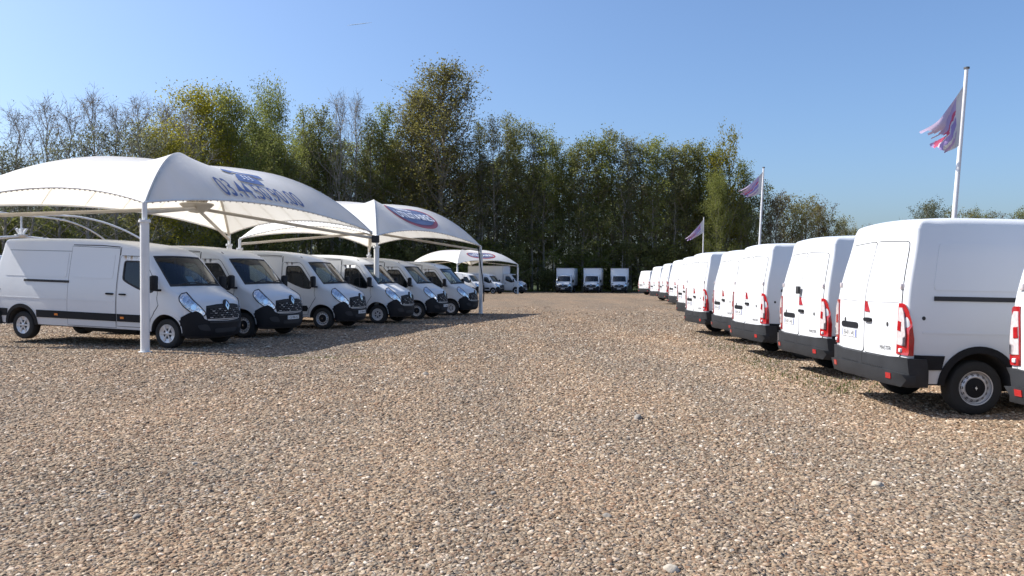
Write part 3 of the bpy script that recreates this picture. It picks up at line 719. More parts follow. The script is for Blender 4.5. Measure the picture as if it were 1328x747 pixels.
def gravel():
    V = []; F = []; dens = []; size = []
    yy = np.concatenate([np.arange(3.4, 12, .4), np.arange(12, 46, 1.0)]); n = 26
    for y in yy:
        for k in range(n+1):
            x = (-1+2*k/n)*.80*y; V.append((x, y, gz(x, y)-.004))
            cl = .75+.5*noise.noise(Vector((x*.8, y*.8, 0)))+.45*noise.noise(Vector((x*.55, y*.09, 4)))
            dens.append(max(.2, cl+.25)*2850*(5/max(y, 4))**1.15*float(1-.95*sstep(12, 42, y))); size.append(.0105*(max(y, 4)/5)**.42)
    for j in range(len(yy)-1):
        for k in range(n): a = j*(n+1)+k; F.append((a, a+1, a+n+2, a+n+1))
    me = fastmesh('gravel', V, F, PEB); o = link_mesh('gravel', me); tag(o, kind='stuff')
    for nm, d in (('dens', dens), ('size', size)):
        a = me.attributes.new(nm, 'FLOAT', 'POINT'); a.data.foreach_set('value', np.array(d, np.float32))
    ng = bpy.data.node_groups.new('gravel_scatter', 'GeometryNodeTree')
    ng.interface.new_socket('Geometry', in_out='INPUT', socket_type='NodeSocketGeometry'); ng.interface.new_socket('Geometry', in_out='OUTPUT', socket_type='NodeSocketGeometry')
    N = ng.nodes.new; L = ng.links.new
    gi = N('NodeGroupInput'); go = N('NodeGroupOutput')
    def attr(nm):
        a = N('GeometryNodeInputNamedAttribute'); a.data_type = 'FLOAT'; a.inputs['Name'].default_value = nm; return a.outputs['Attribute']
    dp = N('GeometryNodeDistributePointsOnFaces'); L(gi.outputs[0], dp.inputs['Mesh']); L(attr('dens'), dp.inputs['Density'])
    jn = N('GeometryNodeGeometryToInstance')
    for k in range(7):
        ic = N('GeometryNodeMeshIcoSphere'); ic.inputs['Radius'].default_value = 1; ic.inputs['Subdivisions'].default_value = 2
        nz = N('ShaderNodeTexNoise'); nz.noise_dimensions = '4D'; nz.inputs['W'].default_value = k*3.7; nz.inputs['Scale'].default_value = .8; nz.inputs['Detail'].default_value = 1
        sb = N('ShaderNodeVectorMath'); sb.operation = 'SUBTRACT'; sb.inputs[1].default_value = (.5, .5, .5); L(nz.outputs['Color'], sb.inputs[0])
        sc = N('ShaderNodeVectorMath'); sc.operation = 'SCALE'; sc.inputs['Scale'].default_value = 1.5; L(sb.outputs[0], sc.inputs[0])
        st = N('GeometryNodeSetPosition'); L(ic.outputs['Mesh'], st.inputs['Geometry']); L(sc.outputs[0], st.inputs['Offset'])
        tr = N('GeometryNodeTransform'); tr.inputs['Scale'].default_value = (1.25, .85+.1*(k % 3), .55+.08*(k % 4)); L(st.outputs[0], tr.inputs['Geometry'])
        sm = N('GeometryNodeSetShadeSmooth'); sm.inputs['Shade Smooth'].default_value = (k % 3 != 0); L(tr.outputs[0], sm.inputs[0])
        mt = N('GeometryNodeSetMaterial'); mt.inputs['Material'].default_value = PEB; L(sm.outputs[0], mt.inputs[0])
        L(mt.outputs[0], jn.inputs[0])
    ip = N('GeometryNodeInstanceOnPoints'); L(dp.outputs['Points'], ip.inputs['Points']); L(jn.outputs[0], ip.inputs['Instance']); ip.inputs['Pick Instance'].default_value = True
    rv = N('FunctionNodeRandomValue'); rv.data_type = 'FLOAT_VECTOR'; rv.inputs[0].default_value = (-.5, -.5, 0); rv.inputs[1].default_value = (.5, .5, 6.283); L(rv.outputs[0], ip.inputs['Rotation'])
    rs = N('FunctionNodeRandomValue'); rs.data_type = 'FLOAT'; rs.inputs[2].default_value = 0; rs.inputs[3].default_value = 1; rs.inputs['Seed'].default_value = 5
    pw = N('ShaderNodeMath'); pw.operation = 'POWER'; pw.inputs[1].default_value = 3; L(rs.outputs[1], pw.inputs[0])
    mm = N('ShaderNodeMath'); mm.operation = 'MULTIPLY_ADD'; mm.inputs[1].default_value = 1.25; mm.inputs[2].default_value = .68; L(pw.outputs[0], mm.inputs[0])
    ms = N('ShaderNodeMath'); ms.operation = 'MULTIPLY'; L(mm.outputs[0], ms.inputs[0]); L(attr('size'), ms.inputs[1]); L(ms.outputs[0], ip.inputs['Scale'])
    L(ip.outputs[0], go.inputs[0])
    md = o.modifiers.new('scatter', 'NODES'); md.node_group = ng
gravel()

# bigger stones that can be told apart
STONE = {'pale': mat('pale_stone', (.42, .37, .30), .85, var=.25, scale=12, bump=.3, bscale=30), 'grey': mat('grey_stone', (.21, .19, .165), .85, var=.25, scale=12, bump=.3, bscale=30), 'brown': mat('brown_stone', (.25, .175, .115), .85, var=.25, scale=12, bump=.3, bscale=30)}
def stone(u, v, wpx, colr, label, group=None, seed=0):
    Y = CAM_H*FPX/(v-359.4); p = at(u, v, Y); r = wpx/FPX*Y/2*.72
    bm = bmesh.new(); bmesh.ops.create_icosphere(bm, subdivisions=3, radius=1)
    rr = random.Random(seed); ax = (1.0, .7+.25*rr.random(), .5+.2*rr.random())
    for q in bm.verts:
        d = 1+.35*noise.noise(q.co*1.1+Vector((seed*3.1, 0, 0)))+.12*noise.noise(q.co*3+Vector((seed, 5, 0)))
        q.co = Vector((q.co.x*ax[0], q.co.y*ax[1], q.co.z*ax[2]))*d*r
    me = bpy.data.meshes.new('stone'); bm.to_mesh(me); bm.free(); me.materials.append(STONE[colr])
    me.polygons.foreach_set('use_smooth', [True]*len(me.polygons))
    o = link_mesh('stone', me); o.location = (p.x, p.y, gz(p.x, p.y)+r*.12); o.rotation_euler = (0, 0, rr.random()*6)
    tag(o, label, 'stone', group)
stone(828, 543, 20, 'grey', 'dark grey angular stone lying alone on the open gravel right of centre', None, 1)
stone(872, 741, 27, 'pale', 'large pale rounded stone at the bottom edge of the gravel, right of centre', None, 2)
stone(1138, 628, 22, 'pale', 'long whitish stone on the gravel below the nearest right row van', None, 3)
stone(788, 670, 18, 'grey', 'grey stone half sunk in gravel in the middle foreground', None, 4)
stone(178, 674, 17, 'grey', 'flat grey stone in the left foreground gravel', None, 5)
stone(253, 604, 11, 'pale', 'small whitish stone in left foreground gravel', None, 6)
stone(467, 616, 10, 'pale', 'pale egg shaped stone near the middle of the foreground gravel', None, 7)
k = 10
for (u, v) in [(1270, 690), (1165, 594), (1100, 625), (950, 715), (905, 672), (1020, 705), (1290, 640), (1040, 600), (690, 700), (590, 690), (345, 655), (420, 700), (505, 720), (560, 655), (640, 640), (720, 610), (1240, 720), (1180, 690), (760, 720), (310, 700), (218, 720), (500, 625), (1000, 650), (860, 640), (1075, 668), (700, 533), (552, 486), (985, 600), (610, 600), (660, 660)]:
    stone(u, v, random.uniform(8, 14), random.choice(['pale', 'brown', 'grey', 'brown']), 'fist sized loose stone scattered over the brown gravel', 'loose stones scattered on the gravel', k); k += 1

def blades(name, spots, n, hmin, hmax, cols, sd):
    rng = np.random.default_rng(sd); V = []; F = []
    for (x, y, sx, sy, w) in spots:
        for _ in range(int(n*w)):
            px, py = x+rng.normal()*sx, y+rng.normal()*sy; h = rng.uniform(hmin, hmax); a = rng.uniform(0, 6.28); b = rng.uniform(.1, .6)*h; w_ = rng.uniform(.004, .009)
            z = gz(px, py)-.01; o = len(V); dx, dy = math.cos(a), math.sin(a)
            V += [(px-dy*w_, py+dx*w_, z), (px+dy*w_, py-dx*w_, z), (px+dx*b*.4+dy*w_*.7, py+dy*b*.4-dx*w_*.7, z+h*.6), (px+dx*b*.4-dy*w_*.7, py+dy*b*.4+dx*w_*.7, z+h*.6), (px+dx*b, py+dy*b, z+h), (px+dx*b+.001, py+dy*b, z+h)]
            F += [(o, o+1, o+2, o+3), (o+3, o+2, o+5, o+4)]
    return tag(link_mesh(name, fastmesh(name, V, F, leaf_mat(name, cols))), kind='stuff')
blades('grass', [(5.0, 13.2, .35, .55, 1.2), (5.15, 16.3, .4, .6, 1.2), (5.3, 19.4, .4, .5, .7), (5.0, 11.9, .25, .3, .5), (5.6, 12.4, .5, .4, .5), (4.95, 14.9, .2, .5, .4), (6.2, 22.5, .6, .6, .5)], 170, .03, .10, [(.05, .09, .02), (.10, .14, .035), (.16, .17, .06)], 3)
blades('moss', [(-4.35, 16.15, .55, .12, 1.0), (-3.5, 16.3, .5, .10, .5)], 900, .012, .035, [(.09, .12, .02), (.16, .18, .04)], 4)

# ------------------------------------------------------------------ vans
# rows: left under the canopies (origin = front axle), right with their backs to the lot (origin fitted at rear axle)
capA = build_van(4.332, 'cap'); steelA = build_van(4.332, 'steel', 'CJ-986-AZ')
def place(o, x, y, z, yaw, pit):
    o.location = (x, y, z); o.rotation_euler = (0, rad(pit), rad(yaw))
GL = 'white panel vans parked under the white canopies'
LB = ['nearest white van under the first canopy, with a sheet of paper behind its windscreen', 'second white van of the canopy row, number plate on its black bumper',
      'white panel van with steel wheels and pale number plate, third in the canopy row', 'white panel van standing directly behind the middle canopy post',
      'white panel van with number plate, right of the middle canopy post, fifth in its row', 'last white van of the canopy row, next to the post with the dark cable']
for i, (x, y, z, a, p) in enumerate(LEFT):
    src = capA if i in (0, 3, 5) else steelA
    o = src if i in (0, 1) else copy_tree(src)
    place(o, x, y, gz(x, y), a, p); tag(o, LB[i], 'van', GL)
o = copy_tree(steelA); place(o, -24.0, 30.5, gz(-24, 30.5), 160, 0)
tag(o, 'white panel van mostly outside the left edge, behind the nearest van', 'van')
# paper on the windscreen of the nearest van
pm = MB(); pm.box((0, 0, 0), (.004, .22, .30)); po = pm.build('paper_sheet', M['paper'])
R_ = Matrix.Rotation(rad(-17.5), 4, 'Z'); loc = Matrix.Translation((-7.65, 18.86, .02)) @ R_ @ Vector((-.16, .05, 1.55))
po.location = loc; po.rotation_euler = (0, rad(-40), rad(-17.5)); tag(po, 'white sheet of paper propped behind the windscreen of the nearest canopy van', 'paper')

rearV = build_van(3.682, 'steel', '', 'EJ-011-AJ')
GR = 'white panel vans backed up in the right hand row'
LR = ['white van at the right edge, only the left side of its back showing', 'nearest fully visible van of the right row, with black door track and rear wheel',
      'white van with a small black box above its rear brake light, right row', 'white van in the right row with red tail light, fourth from the right edge',
      'white van in the right row with its tail light hidden, fifth from right edge', 'white van with narrow grey shaded side, in front of the thin far flagpole',
      'white van back in the right row, seventh from the right edge', 'white van back in the right row, eighth from the right edge', 'white van back in the right row, third from the far end', 'white van back in the right row, second from the far end', 'farthest white van of the right row, turned, before the dark wood']
for i, (x, y, z, a, p) in enumerate(RIGHT):
    o = rearV if i == 0 else copy_tree(rearV)
    c, s_ = math.cos(rad(a)), math.sin(rad(a)); x2, y2 = x+3.682*c, y+3.682*s_
    zr = gz(x, y); zf = zr-3.682*math.tan(rad(p))
    place(o, x2, y2, zf, a, p); tag(o, LR[i], 'van', GR)
    if i == 2:
        d = [q for q in o.children if q.name.startswith('rear_door')][0]
        lb = MB(); lb.box((-4.70, -.04, 1.52), (.05, .11, .14), 0, .012); lb.build('latch_box', M['gap'], d)

# three small vans / truck under the far canopy, three box trucks facing the camera
def box_truck(label, x, y, yaw, group=None, h=3.15, y_half=1.12, plate=''):
    r = build_van(4.332, 'steel', plate, '', True, 'box_truck') if box_truck.proto is None else copy_tree(box_truck.proto)
    if box_truck.proto is None:
        box_truck.proto = r
        b = MB(); b.box((-3.72, 0, (0.95+h)/2), (4.3, 2*y_half, h-.95), 0, .05); bo = b.build('cargo_box', M['whitebox'], r)
        t = MB()
        for sx in (-1.57, -5.87):
            for sy in (-1, 1): t.box((sx, sy*y_half, (0.95+h)/2), (.05, .05, h-.95), 0, .015)
            for zz in (.95, h): t.box((sx, 0, zz), (.05, 2*y_half, .05), 0, .015)
        for sy in (-1, 1):
            for zz in (.95, h): t.box((-3.72, sy*y_half, zz), (4.3, .05, .05), 0, .015)
        t.build('corner_trim', M['silver'], bo)
        f = MB(); f.box((-3.6, 0, .72), (4.6, .9, .2), 0, .02); f.build('chassis', M['gap'], r)
        for sd in (-1, 1): wheel(r, -4.332, sd, 'steel', 4.332)
        mf = MB()
        for sd in (-1, 1): mf.box((-4.332, sd*.9, .80), (.85, .3, .04), 0, .01)
        mf.build('mudguard', M['black'], r)
        for sd in (-1, 1):
            ml = MB(); ml.box((-1.545, sd*.95, h-.12), (.03, .1, .04), 0, .008); ml.build('marker_lamp', M['orange'], bo)
    r.location = (x, y, gz(x, y)); r.rotation_euler = (0, 0, rad(yaw)); tag(r, label, 'truck', group); return r
box_truck.proto = None
GT = 'white box trucks facing the camera before the wood'
for u, lab in ((731, 'leftmost of the three white box trucks facing the camera before the wood'), (767, 'middle one of the three white box trucks facing the camera in front of the wood'), (803, 'right hand one of the three white box trucks, next to the right row of vans')):
    p = at(u, 378, 100); box_truck(lab, p.x, 100, -100+(u-767)*.02, GT, plate='BX-418-KD')
p = at(673, 380, 89); box_truck('white box truck standing side on at the right end of the far canopy', p.x, 89, -22, None)
for u, Y, lab in ((618, 83.5, 'white van under the far canopy, left of the box truck and behind the dark cable'), (644, 85.5, 'white van under the far canopy, parked between another van and the box truck')):
    p = at(u, 380, Y); o = copy_tree(steelA, skip=('number_plate',)); o.scale = (.88, .94, .92); place(o, p.x, Y, gz(p.x, Y), -24, 0); tag(o, lab, 'van', 'white vans under the far canopy')

# ------------------------------------------------------------------ canopies
class Canopy:
    def __init__(s, cs, zc, zp):
        s.c = [Vector((x, y, 0)) for x, y in cs]; s.o = sum(s.c, Vector())/4; s.zc = zc; s.zp = zp; s.zb = gz(s.o.x, s.o.y)
    def arch(s, i, t):
        p = s.c[i % 4].lerp(s.o, t); p.z = s.zb+s.zc+(s.zp-s.zc)*(1-(1-t)**2.5)-.16*max(0, (t-.60)/.40)**.8+.05*math.sin(math.pi*min(1, t/.60)); return p
    def panel(s, i, u, t):
        a, b = s.arch(i, t), s.arch(i+1, t); p = a.lerp(b, u); k = 4*u*(1-u)
        p.z += k*(.44*(1-t)**2.6-1.2*t*(1-t)**1.15)
        m = (s.c[i % 4]+s.c[(i+1) % 4])/2; d = (s.o-m); d.z = 0
        return p+d.normalized()*(.30*k*(1-t)**2)
    def on(s, i, a, b, off=.012):
        A, B = s.c[i % 4], s.c[(i+1) % 4]; L = (B-A).length
        q0 = s.panel(i, .5, 0); sl = ((s.o.xy-q0.xy).length**2+(s.zp-q0.z)**2)**.5
        t = b/sl; u = .5+a/(L*max(.05, 1-t)); e = .01
        p = s.panel(i, u, t); n = (s.panel(i, u+e, t)-p).cross(s.panel(i, u, t+e)-p).normalized()
        if n.z < 0: n = -n
        return p+n*off
def canopy(cs, zc, zp, label, fabric=True, posts=(0, 1, 2, 3), name='canopy', printing=None):
    cn = Canopy(cs, zc, zp); base = (cn.o.x, cn.o.y, cn.zb); root = empty(name, base); O = Vector(base); tag(root, label, 'canopy')
    def put(mb, nm, m, par=root):
        mb.v = [tuple(Vector(v)-O) for v in mb.v]; return mb.build(nm, m, par)
    for i in posts:
        c = cn.c[i]; z0 = gz(c.x, c.y); m = MB(); h = cn.zb+zc
        m.tube([(c.x, c.y, z0-.05), (c.x, c.y, h-.42)], .094, 16); m.lathe([(0.0, 0), (.125, 0), (.125, .05), (.0, .05)], 16, 0, 'z', (c.x, c.y, h-.44))
        m.tube([(c.x, c.y, h-.40), (c.x, c.y, h-.02)], .055, 12); m.lathe([(0, 0), (.14, 0), (.14, .015), (0, .015)], 16, 0, 'z', (c.x, c.y, z0))
        po = put(m, 'post', M['post'])
        bt = MB()
        for k in range(6):
            a = k*math.pi/3; bt.tube([(c.x+.108*math.cos(a), c.y+.108*math.sin(a), h-.44), (c.x+.108*math.cos(a), c.y+.108*math.sin(a), h-.36)], .012, 6)
        put(bt, 'bolt', M['silver'], po)
    zt = cn.zb+zc+.42
    for i in range(4):
        m = MB(); m.tube([cn.arch(i, t)-Vector((0, 0, .07)) for t in np.linspace(0, .98, 16)], .045, 8); put(m, 'arch_pipe', M['post'] if not fabric else M['beam'])
        m = MB(); c = cn.c[i]; m.tube([(c.x, c.y, cn.zb+zc-.22), (cn.o.x, cn.o.y, zt)], .05, 8); put(m, 'tie_beam', M['beam'] if fabric else M['post'])
    m = MB(); m.tube([(cn.o.x, cn.o.y, zt-.05), (cn.o.x, cn.o.y, cn.zb+zp-.1)], .045, 10); put(m, 'mast', M['beam'] if fabric else M['post'])
    cs_ = 1.45 if fabric else .85
    m = MB(); m.lathe([(a_*cs_, b_*cs_) for a_, b_ in [(.0, -.10), (.14, -.08), (.28, .02), (.34, .08), (.32, .10), (.24, .06), (0, .04)]], 20, 0, 'z', (cn.o.x, cn.o.y, zt)); 
    for k in range(6):
        a = k*math.pi/3+.3; d = Vector((math.cos(a), math.sin(a), 0)); p0 = Vector((cn.o.x, cn.o.y, zt+.1))
        m.tube([p0+d*.12*cs_, p0+(d*.22+Vector((0, 0, .20)))*cs_, p0+(d*.30+Vector((0, 0, .32)))*cs_], [.03*cs_, .055*cs_, .045*cs_], 8)
    put(m, 'mast_cup', M['beam'] if fabric else M['post'])
    if fabric:
        nu, ntt = 28, 18; V = []; F = []
        for i in range(4):
            o = len(V)
            for j in range(ntt+1):
                for k in range(nu+1): V.append(cn.panel(i, k/nu, j/ntt*.995)-O)
            for j in range(ntt):
                for k in range(nu): a = o+j*(nu+1)+k; F.append((a, a+1, a+nu+2, a+nu+1))
        fo = link_mesh('fabric_roof', pymesh('fabric_roof', V, F, M['fabric'], None, True, 60), root)
        rp = MB(); sm = MB(); ly = MB()
        for i in range(4):
            rp.tube([cn.panel(i, k/nu, 0) for k in range(nu+1)], .028, 6)
            for q in range(-3, 4):
                Lh = (cn.c[i]-cn.c[(i+1) % 4]).length; a = q*Lh/8; tmax = 1-abs(a)/(Lh/2); P = []
                for j in range(11):
                    t = tmax*.97*j/10; u = .5+a/(Lh*(1-t)); P.append(cn.panel(i, min(1, max(0, u)), t)-Vector((0, 0, .006)))
                d = (cn.c[(i+1) % 4]-cn.c[i]).normalized()*.018
                sm.add([p-d for p in P]+[p+d for p in P], [(j, j+1, 11+j+1, 11+j) for j in range(10)])
            for q in range(1, 40):
                p = cn.panel(i, q/40, .0); ly.box(p+Vector((0, 0, -.028)), (.03, .03, .025))
        put(rp, 'edge_rope', M['post'], fo); put(sm, 'seam', M['fabric'], fo); put(ly, 'lacing', M['rope'], fo)
        if printing: printing(cn, root, O, fo)
    return cn
def print_shape(cn, i, tri, fn, nm, m, O, par, off):
    VV, T = tri; V = []
    for v in VV: a, b = fn(*v); V.append(cn.on(i, a, b, off)-O)
    FF = []
    for t in T:
        n = (V[t[1]]-V[t[0]]).cross(V[t[2]]-V[t[0]]); FF.append(t if n.z >= 0 else tuple(t[::-1]))
    return link_mesh(nm, pymesh(nm, V, FF, m, None, False), par)
def print_phone(cn, root, O, par):
    fn = lambda x, y: (PH[0]+x+max(0, y-.4)*.55, PH[1]+y)
    TV, TF = text_mesh('03.44.50.90.00', 1.0, .006)
    print_shape(cn, 0, ([(x*.70, y*.88) for x, y in TV], TF), fn, 'phone_number', M['printblue'], O, par, .035)
    body = densify(roundpoly([(-.60, .46), (.72, .46), (.62, .80), (.34, 1.08), (-.30, 1.08), (-.52, .80)], 2), .15)
    print_shape(cn, 0, cdt(body, [], .2), fn, 'phone_symbol', M['printblue'], O, par, .026)
    hand = densify(roundpoly([(-1.0, .99), (-.60, .96), (-.45, 1.14), (.5, 1.14), (.62, .96), (1.0, .99), (.95, 1.24), (.6, 1.34), (-.6, 1.34), (-.95, 1.24)], 2), .15)
    print_shape(cn, 0, cdt(hand, [], .2), fn, 'phone_symbol', M['printblue'], O, par, .030)
    for k in range(3):
        for j in range(3):
            x, y = -.19+.2*k, .66+.12*j
            print_shape(cn, 0, ([(x-.05, y-.03), (x+.05, y-.03), (x+.05, y+.03), (x-.05, y+.03)], [(0, 1, 2, 3)]), fn, 'phone_key', M['printwhite'], O, par, .045)
PH = (-.30, .40)
def oval(cx, cy, rx, ry):
    def pr(cn, root, O, par):
        fn = lambda x, y: (cx+x, cy+y)
        ell = lambda k: [(rx*k*math.cos(t), ry*k*math.sin(t)) for t in np.linspace(0, 2*math.pi, 49)[:-1]]
        e1 = print_shape(cn, 0, cdt(ell(1), [], .15), fn, 'oval_sign', M['printred'], O, par, .012)
        ins = [(x*.9-rx*.015, y*.84+ry*.05) for x, y in ell(1)]
        print_shape(cn, 0, cdt(ins, [], .15), fn, 'oval_field', M['printgrey'], O, e1, .020)
        TV, TF = text_mesh('UTILITAIRES', 1.0, .015); k = rx*1.72/5.6
        print_shape(cn, 0, ([(x*k, y*k*1.12-ry*.18) for x, y in TV], TF), fn, 'sign_lettering', M['printwhite'], O, e1, .05)
        TV, TF = text_mesh('VENTES', 1.0, .015); k *= .66
        print_shape(cn, 0, ([(x*k-rx*.12, y*k*1.05+ry*.44) for x, y in TV], TF), fn, 'sign_lettering', M['printwhite'], O, e1, .05)
    return pr
P1 = Vector((-8.0, 17.0)); P2 = Vector((-4.9, 28.1)); P3 = Vector((-1.5, 37.4))
w1 = Vector((-.963, .269))*6.1; w2 = Vector((-.94, .343))*6.1
canopy([P1, P2+Vector((-.12, -.12)), P2+w1, P1+w1], 3.27, 5.15, 'large white fabric canopy nearest the camera with a blue phone number printed on it', True, (0, 2, 3), printing=print_phone)
canopy([P2+Vector((.0, .12)), P3, P3+w2, P2+w2+Vector((0, .3))], 3.22, 5.05, 'middle white fabric canopy with a blue and red oval sign, joined to the first one', True, (0, 1, 2, 3), printing=oval(0, 1.05, 1.95, .92))
q = [at(593, 360, 84), at(671.5, 360, 88), at(611, 360, 94), at(532, 360, 89)]
canopy([(p.x, p.y) for p in q], 3.35, 5.1, 'small looking far white fabric canopy with a dim oval sign, over two vans', True, (0, 1, 2, 3), printing=oval(.0, 1.05, 1.75, .82))
canopy([(-24.6, 30.0), (-17.7, 38.6), (-22.8, 45.2), (-29.8, 37.2)], 3.2, 4.85, 'bare white canopy frame of curved pipes without fabric, behind the nearest van', False, name='bare_canopy')
ms = MB(); ms.box((P2.x+.02, P2.y-.2, 3.03), (.26, .16, .26), 0, .03); ms.tube([(P2.x, P2.y-.12, 2.95), (P2.x, P2.y-.12, 3.12)], .03, 8)
tag(ms.build('floodlight', M['gap']), 'small black floodlight fixed near the top of the middle canopy post', 'floodlight')
cb = MB(); cb.tube([(P3.x-.12, P3.y-.15, 3.15), (P3.x-.02, P3.y-.2, 2.4), (P3.x+.10, P3.y-.22, 1.6), (P3.x+.16, P3.y-.2, .9), (P3.x+.14, P3.y-.16, .5)], .03, 6)
tag(cb.build('cable', M['gap']), 'dark cable hanging loosely down the post at the far end of the middle canopy', 'cable')

# ------------------------------------------------------------------ flags
def flag_mat():
    m, t, b = nodes_of('torn_flag_cloth'); N = t.nodes.new; L = t.links.new
    at_ = N('ShaderNodeAttribute'); at_.attribute_name = 'cloth_uv'; sx = N('ShaderNodeSeparateXYZ'); L(at_.outputs['Vector'], sx.inputs[0])
    ad = N('ShaderNodeMath'); ad.operation = 'MULTIPLY_ADD'; ad.inputs[1].default_value = .55; L(sx.outputs[0], ad.inputs[0]); L(sx.outputs[1], ad.inputs[2])
    nz = N('ShaderNodeTexNoise'); nz.inputs['Scale'].default_value = 7; nz.inputs['Detail'].default_value = 3; L(at_.outputs['Vector'], nz.inputs['Vector'])
    a2 = N('ShaderNodeMath'); a2.operation = 'MULTIPLY_ADD'; a2.inputs[1].default_value = .28; L(nz.outputs['Fac'], a2.inputs[0]); L(ad.outputs[0], a2.inputs[2])
    rp = N('ShaderNodeValToRGB'); rp.color_ramp.interpolation = 'CONSTANT'; e = rp.color_ramp.elements
    cs = [(0, (.64, .61, .62)), (.46, (.44, .33, .56)), (.58, (.68, .65, .67)), (.68, (.33, .25, .50)), (.84, (.66, .60, .65)), (.89, (.55, .10, .19)), (.98, (.45, .36, .60)), (1.14, (.62, .50, .66))]
    while len(e) < len(cs): e.new(.5)
    for i, (p, c) in enumerate(cs): e[i].position = min(1, p/1.4); e[i].color = (*c, 1)
    dv = N('ShaderNodeMath'); dv.operation = 'DIVIDE'; dv.inputs[1].default_value = 1.4; L(a2.outputs[0], dv.inputs[0]); L(dv.outputs[0], rp.inputs[0])
    hb = N('ShaderNodeMath'); hb.operation = 'LESS_THAN'; hb.inputs[1].default_value = .16; L(sx.outputs[0], hb.inputs[0])
    mx = N('ShaderNodeMix'); mx.data_type = 'RGBA'; L(hb.outputs[0], mx.inputs[0]); L(rp.outputs[0], mx.inputs[6]); mx.inputs[7].default_value = (.68, .66, .64, 1)
    L(mx.outputs[2], b.inputs['Base Color']); b.inputs['Roughness'].default_value = .85
    return m
FM = flag_mat()
def flagpole(ptop, pbase_uv, Y, h0, tear, top_tip, bot_tip, hoist, label_p, label_f, r):
    T = at(*ptop, Y); Bq = at(*pbase_uv, Y); d = (Bq-T).normalized(); G = T+d*((T.z-gz(T.x, Y))/-d.z)
    p = MB(); p.tube([G-d*-.1, G.lerp(T, .45), T], [r*1.25, r*1.1, r*.8], 14); po = p.build('flagpole', M['pole'])
    cap = MB(); cap.lathe([(0, 0), (r*1.25, 0), (r*1.25, .05), (0, .06)], 14, 0, 'z', tuple(T)); cap.lathe([(r*1.3, 0), (r*2.2, 0), (r*2.2, .06), (r*1.3, .06)], 14, 0, 'z', (G.x, G.y, G.z)); cap.build('pole_cap', M['dusty'], po)
    tag(po, label_p, 'flagpole')
    A = at(*hoist[0], Y-.1); B = at(*hoist[1], Y-.1); tt = at(*top_tip, Y-.1); bt = at(*bot_tip, Y-.1)
    n, k = 30, 24; V = []; UV = []
    rr = np.random.default_rng(int(tear*100))
    for j in range(k+1):
        v = j/k
        for i in range(n+1):
            u = i/n; p0 = A.lerp(B, v); p1 = tt.lerp(bt, v); q = p0.lerp(p1, u)
            q.z -= .10*math.sin(u*3.14)*(1-v)*(A-B).length
            q.y += (.12*math.sin(u*7+v*3)+.06*math.sin(v*9-u*4))*u*(A-B).length
            q.x += .03*math.sin(u*9+v*6)*u; V.append(q); UV.append((u, 1-v, 0))
    F = []
    for j in range(k):
        v = (j+.5)/k; lim = .90+.11*math.sin(v*11+tear*9)+.09*math.sin(v*31+tear)
        if tear > .5 and .42 < v < .56: lim -= .30
        for i in range(n):
            if (i+.5)/n < min(1, lim): a = j*(n+1)+i; F.append((a, a+1, a+n+2, a+n+1))
    me = pymesh('flag', V, F, FM, None, True, 80); at_ = me.attributes.new('cloth_uv', 'FLOAT_VECTOR', 'POINT'); at_.data.foreach_set('vector', np.array(UV, np.float32).ravel())
    tag(link_mesh('flag', me), label_f, 'flag', 'torn purple and white flags')
    return po
flagpole((1253, 88), (1237, 283), 23.5, 0, .83, (1196, 168), (1222, 200), ((1249, 110), (1243, 188)), 'tall white flagpole leaning right behind the nearest full van', 'large tattered purple, red and white flag, highest and nearest of the three', .065)
flagpole((990, 217), (985, 315), 45, 0, .31, (958, 247), (966, 256), ((989, 222), (986.5, 251)), 'white flagpole behind the middle of the right van row', 'purple and white flag on the middle flagpole, folded to a point', .06)
flagpole((912.5, 281), (911.5, 330), 83, 0, .12, (889, 309), (893, 313), ((912, 284), (912, 301)), 'thin far flagpole against the dark wood', 'small far purple and white flag hanging before the dark wood', .06)

# ------------------------------------------------------------------ trees
BARK = mat('bark', (.21, .19, .15), .95, var=.35, scale=4, bump=.4, bscale=14)
BARKP = mat('pale_bark', (.32, .295, .26), .95, var=.35, scale=4, bump=.4, bscale=14)
LEAF = {
 'dark': leaf_mat('dark_leaves', [(.145, .155, .055), (.215, .225, .082), (.29, .295, .12)]),
 'green': leaf_mat('green_leaves', [(.165, .19, .054), (.24, .265, .078), (.30, .325, .10)]),
 'yellow': leaf_mat('yellow_green_leaves', [(.21, .20, .028), (.32, .295, .04), (.42, .385, .06)]),
 'gold': leaf_mat('golden_leaves', [(.17, .16, .018), (.24, .215, .025), (.28, .26, .04)]),
 'olive': leaf_mat('olive_leaves', [(.15, .14, .042), (.21, .195, .062), (.27, .25, .09)]),
 'pale': leaf_mat('pale_grey_green_leaves', [(.10, .11, .065), (.15, .16, .095), (.19, .20, .12)]),
 'brown': leaf_mat('brown_bud_leaves', [(.11, .085, .05), (.16, .125, .07), (.17, .165, .075)]),
}
